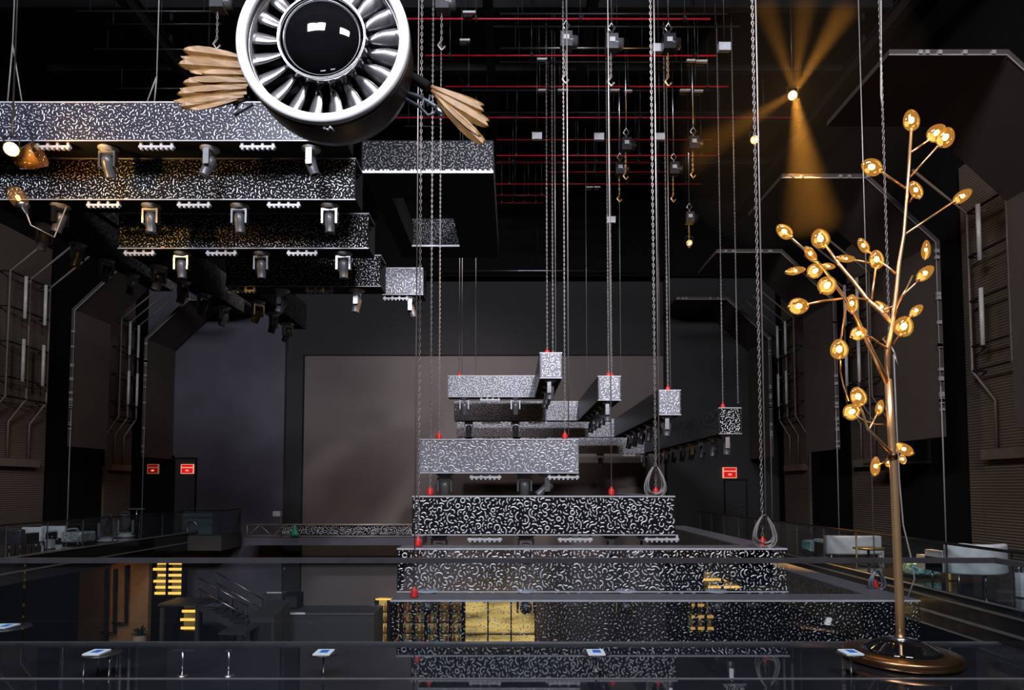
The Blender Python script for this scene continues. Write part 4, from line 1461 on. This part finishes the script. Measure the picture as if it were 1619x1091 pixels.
sofa(1357, 888, 88, 40, 'long curved pale grey sofa on the right gallery left of the lamp pole', curved=.15)
sofa(1566, 935, 96, 72, 'pale grey tub armchair on the right gallery at the photo edge', 'armchair', .25, .9, 'armchair', .26)
sofa(46, 868, 32, 34, 'pale grey armchair on the left gallery', 'armchair', .05, .7, 'armchair', .2)
sofa(80, 856, 38, 24, 'pale grey sofa behind the armchair on the left gallery', 'sofa', .05, .7, 'sofa', .1)
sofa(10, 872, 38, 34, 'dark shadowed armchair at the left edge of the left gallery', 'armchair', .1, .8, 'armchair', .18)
# make that last one dark
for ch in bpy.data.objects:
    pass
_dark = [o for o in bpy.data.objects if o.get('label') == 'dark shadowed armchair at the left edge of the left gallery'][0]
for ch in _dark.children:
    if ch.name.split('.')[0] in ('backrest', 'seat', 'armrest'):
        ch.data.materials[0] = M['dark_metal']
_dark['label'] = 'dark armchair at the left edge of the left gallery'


def lantern(px, py, w, h, label):
    g = PZ(px, py, 0)
    k_ = g.y / 1000
    w_, h_ = w * k_, h * k_
    t = thing('table_lantern', label, 'lantern', g, 'small white lanterns')
    MB().box(g.x - w_ / 2, g.x + w_ / 2, g.y - w_ / 2, g.y + w_ / 2, 0.02, h_).build('body', M['white'], t)
    MB().box(g.x - w_ * .6, g.x + w_ * .6, g.y - w_ * .6, g.y + w_ * .6, 0, .02).build('foot', M['dark_metal'], t)
    MB().tube([(g.x - w_ * .3, g.y, h_), (g.x - w_ * .3, g.y, h_ + .1), (g.x + w_ * .3, g.y, h_ + .1), (g.x + w_ * .3, g.y, h_)], .008, 5).build('handle', M['steel'], t)


lantern(79, 868, 9, 15, 'small white lantern on the left gallery floor beside the patterned stool')
lantern(1390, 884, 10, 14, 'small white lantern before the long sofa on the right gallery')
lantern(1616, 945, 11, 38, 'white lantern post at the right edge of the photo')
lantern(1505, 918, 9, 21, 'slim pale lantern between the teal stool and the tub armchair')
g = PZ(1392, 899, 0)
t = thing('round_table', 'low dark round table at the right end of the long sofa', 'table', g)
MB().lathe([(0, .38), (.32, .38), (.33, .40), (.32, .42), (0, .42)], 24, Matrix.Translation(g + Vector((0, .45, 0)))).build('tabletop', M['dark_metal'], t)
MB().tube([g + Vector((0, .45, 0.02)), g + Vector((0, .45, .38))], .03, 8).lathe([(0, 0), (.2, 0), (.2, .02), (0, .02)], 20, Matrix.Translation(g + Vector((0, .45, 0)))).build('stem', M['dark_metal'], t)
g = PZ(1582, 900, 0.62)
t = thing('cushion', 'pale cushion lying on the seat of the tub armchair', 'cushion', PZ(1566, 935, 0) + Vector((0, .5, .6)))
q = PZ(1566, 935, 0) + Vector((0, .5, .62))
MB().lathe([(0, .1), (.2, .09), (.3, .05), (.33, 0), (.3, -.05), (.2, -.08), (0, -.09)], 20, Matrix.Translation(q) @ Matrix.Rotation(R(25), 4, 'X') @ Matrix.Diagonal((1.1, .8, 1, 1))).build('cover', M['sofa'], t)
# equipment on the left gallery
for i, (px, py, lab) in enumerate(((166, 857, 'dark moving head light standing on the left gallery floor, left of two'), (196, 850, 'dark moving head light standing on the left gallery floor, right of two'))):
    g = PZ(px, py, 0)
    o = copy_tree(HEAD0)
    o.location = g + Vector((0, .1, 0.0))
    o.rotation_euler = (R(180), 0, R(20))
    o.scale = (1.7, 1.7, 1.7)
    o['label'] = lab
    o['group'] = 'floor standing moving heads'
g = PZ(215, 846, 0)
t = thing('equipment_stand', 'dark tripod stand with crossbar on the left gallery', 'stand', g)
for k_ in range(3):
    a = 2 * math.pi * k_ / 3
    MB().tube([g + Vector((.35 * math.cos(a), .35 * math.sin(a), 0)), g + Vector((0, 0, .45))], .015, 6).build('leg', M['dark_metal'], t)
MB().tube([g + Vector((0, 0, .4)), g + Vector((0, 0, 1.0))], .02, 6).build('pole', M['steel'], t)
MB().bar(g + Vector((-.3, 0, .98)), g + Vector((.3, 0, .98)), .05, .05).build('crossbar', M['steel'], t)

# niche with shelf on the right wall
a = P(1468, 700, 17.6)
t = thing('wall_shelf', 'dark shelf counter on the right wall below the acoustic panel', 'shelf', (11.4, 18.2, 3.0))
MB().box(10.6, 11.55, 17.4, 19.1, 2.45, 2.52).build('counter', M['dark_metal'], t)
MB().box(11.45, 11.55, 17.4, 19.1, 2.52, 3.6).build('back_board', M['near_black'], t)
t = thing('monitor', 'small monitor glowing blue on the dark shelf of the right wall', 'monitor', (11.1, 18.2, 2.52))
MB().box(11.05, 11.1, 18.0, 18.5, 2.62, 2.92).build('bezel', M['dark_metal'], t)
MB().box(11.04, 11.05, 18.03, 18.47, 2.65, 2.89).build('screen', M['screen_blue'], t)
MB().box(11.0, 11.15, 18.15, 18.35, 2.52, 2.62).build('foot', M['dark_metal'], t)

# ------------------------------------------------------------------ low tables and tablets on the near floor
for px, two, lab, tl in ((153, True, 'low round glass table with thin legs at lower left', 'tablet lying on the low round table at lower left'), (512, False, 'slim pedestal table by the balustrade left of centre', 'tablet on the slim pedestal left of centre'),
                         (942, False, 'slim pedestal table by the balustrade right of centre', 'tablet on the slim pedestal right of centre'), (1345, False, 'slim pedestal table just left of the lamp base', 'tablet on the slim pedestal beside the lamp base')):
    z = .24
    Y = 6.12
    q = P(px, 1032, Y)
    zt = q.z
    t = thing('low_table', lab, 'table', (q.x, Y, 0), 'low tables by the balustrade')
    r = .17 if two else .13
    MB().lathe([(0, 0), (r, 0), (r, .008), (0, .008)], 24, Matrix.Translation((q.x + (.05 if two else 0), Y, zt - .012))).build('tabletop', M['dark_metal'], t)
    if two:
        for dx, dy in ((-.08, -.06), (.16, -.06), (-.05, .1), (.13, .1)):
            MB().tube([(q.x + dx, Y + dy, 0), (q.x + dx, Y + dy, zt - .012)], .008, 6).build('leg', M['steel'], t)
    else:
        MB().tube([(q.x, Y, 0), (q.x, Y, zt - .012)], .010, 6).build('stem', M['steel'], t)
    tt = thing('tablet', tl, 'tablet', (q.x, Y, zt), 'tablets with blue screens')
    MB().box(q.x - .08, q.x + .08, Y - .09, Y + .09, zt - .004, zt + .010).build('case', M['white'], tt)
    MB().box(q.x - .075, q.x + .075, Y - .085, Y + .085, zt + .010, zt + .013).build('screen', M['screen_white'], tt)
    MB().box(q.x - .03, q.x + .045, Y - .05, Y + .05, zt + .013, zt + .015).build('blue_area', M['screen_blue'], tt)
for px, lab in ((289, 'thin short post with crossbar top by the balustrade, left one'), (362, 'thin short post by the balustrade, right of the crossbar post')):
    Y = 6.12
    q = P(px, 1030, Y)
    t = thing('low_post', lab, 'post', (q.x, Y, 0), 'thin short posts')
    MB().tube([(q.x, Y, .01), (q.x, Y, q.z)], .010, 6).build('stem', M['steel'], t)
    MB().lathe([(0, 0), (.05, 0), (.05, .01), (0, .01)], 14, Matrix.Translation((q.x, Y, 0))).build('foot', M['steel'], t)
    wd = .09 if px == 289 else .025
    MB().box(q.x - wd, q.x + wd, Y - .015, Y + .015, q.z, q.z + .015).build('top', M['steel'], t)

# ------------------------------------------------------------------ ground floor beyond the balcony
# amber backlit bar on the back wall
YW = 26.8
a, b = P(735, 948, YW), P(846, 1035, YW)
t = thing('backlit_bar', 'amber backlit onyx bar wall seen through the lowest beam', 'bar', ((a.x + b.x) / 2, YW, GZ))
MB().box(a.x, b.x, YW, YW + .05, b.z, a.z).build('onyx_panel', M['onyx'], t)
mb = MB()
for f in (0, .33, .66, 1):
    xx = a.x + (b.x - a.x) * f
    mb.box(xx - .03, xx + .03, YW - .05, YW, b.z, a.z)
mb.box(a.x, b.x, YW - .05, YW, a.z - .03, a.z + .05)
zq = P(800, 1000, YW).z
mb.box(a.x, b.x, YW - .3, YW - .05, zq - .04, zq)
mb.build('frame', M['dark_metal'], t)
MB().box(a.x, b.x, YW, YW + .6, GZ, b.z).build('counter', M['near_black'], t)
a2, b2 = P(594, 948, YW), P(731, 1035, YW)
t = thing('bottle_shelf', 'amber lit bottle shelf left of the onyx bar wall', 'shelf', ((a2.x + b2.x) / 2, YW, GZ))
MB().box(a2.x, b2.x, YW + .45, YW + .5, b2.z, a2.z).build('back_panel', M['amber_panel'], t)
mb = MB()
nu = 7
for i in range(nu + 1):
    xx = a2.x + (b2.x - a2.x) * i / nu
    mb.box(xx - .05, xx + .05, YW, YW + .45, b2.z, a2.z)
mb.build('upright', M['near_black'], t)
shz = []
for py in (968, 985, 1002, 1019, 1035):
    z = P(650, py, YW).z
    shz.append(z)
    MB().box(a2.x, b2.x, YW, YW + .45, z - .02, z).build('shelf_board', M['dark_metal'], t)
MB().box(a2.x, b2.x, YW + .0, YW + .6, GZ, b2.z).build('counter', M['near_black'], t)
MB().box(a2.x, b2.x, YW - .02, YW, a2.z - .02, a2.z + .05).build('light_strip', M['gold_strip'], t)
random.seed(3)
bn = 0
shn = ['top', 'second', 'third', 'fourth', 'bottom']
for si, z in enumerate(shz):
    for i in range(nu):
        for s2 in (0.3, 0.7):
            x = a2.x + (b2.x - a2.x) * (i + s2) / nu
            m_ = random.choice(['bottle_red', 'bottle_amber', 'bottle_teal', 'bottle_amber'])
            o = MB().lathe([(0, 0), (.055, 0), (.06, .02), (.06, .18), (.045, .23), (.02, .26), (.02, .34), (0, .34)], 8, Matrix.Translation((x, YW + .2, z))).build('bottle', M[m_], origin=(x, YW + .2, z))
            tag(o, 'small glass bottle on the %s board of the amber bottle shelf, %s from the left' % (shn[si], ORD[i * 2 + (1 if s2 > .5 else 0)]), 'bottle', 'bottles on the amber shelf')


def lit_shelf(px0, py0, px1, py1, Y, label, rows, cols):
    a, b = P(px0, py0, Y), P(px1, py1, Y)
    t = thing('lit_shelf', label, 'shelf', ((a.x + b.x) / 2, Y, b.z), 'amber lit shelves on the ground floor')
    MB().box(a.x, b.x, Y + .3, Y + .35, b.z, a.z).build('back_panel', M['amber_dim'], t)
    random.seed(int(px0))
    for i in range(rows):
        z = a.z + (b.z - a.z) * (i + .5) / rows
        MB().box(a.x, b.x, Y + .05, Y + .3, z - .02, z + .01).build('shelf_board', M['dark_metal'], t)
        w0 = random.uniform(0, .2)
        MB().box(a.x + (b.x - a.x) * w0, b.x, Y + .02, Y + .05, z - .05, z + .05).build('light_strip', M['gold_strip'], t)
    mb = MB()
    for i in range(cols + 1):
        x = a.x + (b.x - a.x) * i / cols
        mb.box(x - .05, x + .05, Y, Y + .3, b.z, a.z)
    mb.build('upright', M['near_black'], t)
    MB().box(a.x, b.x, Y + .05, Y + .35, GZ, b.z).build('base_cabinet', M['near_black'], t)


M['amber_dim'] = amber_onyx('amber_backlit_dim', .28)
lit_shelf(240, 886, 288, 943, 26.0, 'amber lit shelf on the ground floor at left, taller one beside the brown wall', 6, 2)
lit_shelf(283, 960, 312, 1000, 25.2, 'small amber lit shelf under the stair landing at left', 3, 1)
lit_shelf(1110, 888, 1174, 934, 26.5, 'amber lit shelf seen through the third front beam at right', 4, 2)
lit_shelf(1086, 948, 1131, 1003, 24.0, 'amber lit shelf seen through the lowest beam at right', 3, 3)

# brown lower wall and pipes at left, plant
t = thing('lower_partition', 'brown lit partition wall with pipes below the left gallery', 'partition', P(200, 1020, 23.5))
a, b = P(176, 893, 23.5), P(236, 893, 23.5)
MB().box(a.x, b.x, 23.5, 23.7, GZ, -.8).build('board', M['beige'], t)
a3, b3 = P(105, 900, 23.0), P(170, 900, 23.0)
MB().box(a3.x, b3.x, 23.6, 23.75, GZ, -.8).build('board', pbr('dark_beige', (.10, .055, .028), .8), t)
for px, y0, y1 in ((182, 900, 1000), (200, 895, 985), (168, 900, 1020)):
    MB().tube([P(px, y0, 23.35), P(px - 1, y1, 23.35), P(px - 22, y1, 23.35)], .06, 8).build('pipe', M['near_black'], t)
area('lower_wall_lamp', (-14.0, 21.5, -1.2), (-14.5, 23.5, -4), .4, 14, (1, .58, .22))
p = P(220, 1022, 22.8)
t = thing('potted_plant', 'small green plant in a tall white pot below the left gallery', 'plant', (p.x, 22.8, GZ))
zt = P(220, 1004, 22.8).z
MB().lathe([(0, GZ), (.18, GZ), (.22, zt), (.20, zt), (.19, zt - .05), (0, zt - .05)], 16, Matrix.Translation((p.x, 22.8, 0))).build('pot', pbr('pot_white', (.35, .28, .24), .6), t)
mb = MB()
random.seed(11)
for i in range(46):
    a_ = random.uniform(0, 6.28)
    l_ = random.uniform(.25, .5)
    el = random.uniform(.3, 1.4)
    c0 = Vector((p.x, 22.8, zt - .03))
    d = Vector((math.cos(a_) * math.cos(el), math.sin(a_) * math.cos(el), math.sin(el)))
    s_ = d.cross(Vector((0, 0, 1))).normalized() * .05
    mid = c0 + d * l_ * .6
    tip = c0 + d * l_ + Vector((0, 0, -.08))
    mb.add([c0, mid - s_, mid + s_, tip], [(0, 1, 2), (1, 3, 2)])
mb.build('leaves', M['green'], t)

# dark sofa table with tablet at lower left
q = P(10, 991, 9.6)
t = thing('side_table', 'dark side table at the left edge below the left gallery', 'table', (q.x, 9.6, GZ))
MB().lathe([(0, 0), (.32, 0), (.32, .03), (0, .03)], 24, Matrix.Translation((q.x, 9.6, q.z - .03))).build('tabletop', M['dark_metal'], t)
MB().tube([(q.x, 9.6, GZ + .02), (q.x, 9.6, q.z - .03)], .03, 8).lathe([(0, GZ), (.25, GZ), (.25, GZ + .03), (0, GZ + .03)], 20, Matrix.Translation((q.x, 9.6, 0))).build('stem', M['dark_metal'], t)
tt = thing('tablet', 'tablet with bright screen on the side table at the left edge', 'tablet', (q.x, 9.6, q.z), 'tablets with blue screens')
MB().box(q.x - .2, q.x + .1, 9.45, 9.75, q.z, q.z + .015).build('case', M['white'], tt)
MB().box(q.x - .19, q.x + .09, 9.46, 9.74, q.z + .015, q.z + .018).build('screen', M['screen_white'], tt)
MB().box(q.x - .05, q.x + .05, 9.52, 9.68, q.z + .018, q.z + .02).build('blue_area', M['screen_blue'], tt)

# stage at the back with white lit edge
a, b = P(418, 968, 25.0), P(592, 968, 25.0)
t = thing('stage', 'dark stage platform with pale front edge before the back wall', 'stage', ((a.x + b.x) / 2, 25.0, GZ))
MB().box(a.x, b.x, 25.0, 26.7, GZ, a.z - .05).build('platform', M['grey_stage'], t)
MB().box(a.x, b.x, 24.97, 25.0, a.z - .09, a.z - .03).build('front_edge', M['lip'], t)
MB().box(a.x, a.x + 1.6, 24.95, 24.97, a.z - .08, a.z + .0).build('bright_edge', pbr('white_edge', (.8, .8, .78), .4), t)
a, b = P(413, 940, 25.6), P(446, 940, 25.6)
t = thing('cabinet', 'grey cabinet with folded cloth on top standing on the stage', 'cabinet', ((a.x + b.x) / 2, 25.6, -4))
zst = P(418, 968, 25.0).z - .05
MB().box(a.x, b.x, 25.6, 26.4, zst, a.z).build('body', M['grey_stage'], t)
mb = MB()
for i in range(6):
    xx = a.x + .15 + i * .1
    mb.lathe([(0, .06), (.05, .05), (.07, .0), (0, 0)], 8, Matrix.Translation((xx, 25.9, a.z)))
mb.build('cloth', M['pale_metal'], t)
a, b = P(449, 940, 25.8), P(471, 940, 25.8)
t = thing('cabinet', 'black cabinet right of the grey cabinet on the stage', 'cabinet', ((a.x + b.x) / 2, 25.8, -4))
MB().box(a.x, b.x, 25.8, 26.5, zst, a.z).build('body', M['near_black'], t)
MB().box(a.x + .05, b.x - .05, 25.78, 25.8, zst + .1, a.z - .1).build('door', M['back_wall_dark'], t)

# staircase at lower left
YS = 23.5
t = thing('staircase', 'dark steel staircase with double handrails going down to the ground floor at left', 'stairs', P(350, 980, YS))
p0, p1 = P(318, 955, YS), P(388, 1000, YS)
ns = 9
for i in range(ns):
    f = i / (ns - 1)
    x = p0.x + (p1.x - p0.x) * f
    z = p0.z + (p1.z - p0.z) * f
    MB().box(x - .14, x + .16, YS, YS + 1.4, z - .04, z).build('tread', M['stair'], t)
for yy in (YS, YS + 1.4):
    MB().bar((p0.x - .1, yy, p0.z - .1), (p1.x + .1, yy, p1.z - .1), .05, .22).build('stringer', M['stair'], t)
    for h_ in (.95, .55):
        MB().tube([(p0.x - .1, yy, p0.z + h_), (p1.x + .1, yy, p1.z + h_)], .03, 6).build('handrail', M['stair_rail'] if 'stair_rail' in M else M['steel'], t)
    for f in (0, .33, .66, 1):
        x = p0.x + (p1.x - p0.x) * f
        z = p0.z + (p1.z - p0.z) * f
        MB().tube([(x, yy, z - .1), (x, yy, z + .95)], .022, 6).build('baluster', M['stair'], t)
MB().box(p0.x - 1.6, p0.x - .1, YS, YS + 1.4, p0.z - .08, p0.z).build('landing', M['stair'], t)
for x in (p0.x - 1.5, p0.x - .2):
    MB().box(x - .06, x + .06, YS + .1, YS + .22, GZ, p0.z - .08).build('support', M['stair'], t)
a, b = P(396, 962, 22.6), P(434, 962, 22.6)
t = thing('ramp_console', 'grey sloping console in front of the stage beside the stairs', 'console', ((a.x + b.x) / 2, 22.6, GZ))
MB().add([(a.x, 22.6, GZ), (b.x, 22.6, GZ), (b.x, 24.2, GZ), (a.x, 24.2, GZ), (a.x, 22.6, a.z - .3), (b.x, 22.6, a.z - .3), (b.x, 24.2, a.z), (a.x, 24.2, a.z)],
         [(3, 2, 1, 0), (4, 5, 6, 7), (0, 1, 5, 4), (1, 2, 6, 5), (2, 3, 7, 6), (3, 0, 4, 7)]).build('body', M['grey_stage'], t)
MB().box(a.x + .1, b.x - .1, 22.58, 22.6, GZ + .2, a.z - .5).build('front_panel', M['back_wall_dark'], t)
a, b = P(345, 1000, 21.2), P(386, 1000, 21.2)
t = thing('low_table', 'grey low table below the stairs with a small candle', 'table', ((a.x + b.x) / 2, 21.2, GZ))
MB().box(a.x, b.x, 21.2, 22.4, a.z - .08, a.z).build('tabletop', M['grey_stage'], t)
for x in (a.x + .08, b.x - .08):
    for y in (21.28, 22.3):
        MB().box(x - .03, x + .03, y - .03, y + .03, GZ, a.z - .08).build('leg', M['dark_metal'], t)

# lighting truss and ledge at mid left in front of back wall
YT = 25.8
a, b = P(391, 830, YT), P(668, 848, YT)
t = thing('lighting_truss', 'long horizontal truss with squiggle panels before the back wall at left of centre', 'truss', ((a.x + b.x) / 2, YT, b.z))
mb = MB()
for y in (YT, YT + .4):
    for z in (a.z, b.z):
        mb.tube([(a.x, y, z), (b.x, y, z)], .03, 6)
n = 14
for i in range(n):
    xa_ = a.x + (b.x - a.x) * i / n
    xb_ = a.x + (b.x - a.x) * (i + 1) / n
    mb.tube([(xa_, YT, a.z if i % 2 else b.z), (xb_, YT, b.z if i % 2 else a.z)], .018, 5)
for x in (a.x, b.x):
    mb.tube([(x, YT, a.z), (x, YT, b.z)], .025, 5)
mb.build('frame', pbr('truss_tan', (.36, .30, .27), .4, .4), t)
xm = P(444, 838, YT).x
clad(t, xm, b.x, YT + .08, b.z + .04, a.z - .04, 'dark', 'cladding', .03)
zl = P(500, 862, YT).z
MB().box(a.x - .1, b.x, YT - .05, YT + 1.4, zl, b.z - .05).build('ledge', M['back_wall_grey'], t)
p = P(445, 812, YT)
t = thing('stand_light', 'small box light on a post clamped to the truss at left', 'light', (p.x, YT - .08, b.z))
MB().tube([(p.x, YT - .08, b.z - .02), (p.x, YT - .08, p.z + .1)], .03, 6).build('post', M['conduit'], t)
MB().box(p.x - .28, p.x + .02, YT - .2, YT + .05, p.z - .1, p.z + .1).build('head', M['pale_metal'], t)
p = P(468, 838, YT)
t = thing('cloth_bundle', 'small green cloth hanging on the truss', 'cloth', (p.x, YT - .1, p.z - .2))
MB().lathe([(0, .25), (.05, .2), (.07, .05), (.15, -.1), (.2, -.22), (0, -.22)], 10, Matrix.Translation((p.x, YT - .16, p.z)) @ Matrix.Diagonal((1, .5, 1, 1))).build('cloth', M['emerald'], t)

# remove helper keys
for o in bpy.data.objects:
    if '_loc' in o:
        del o['_loc']
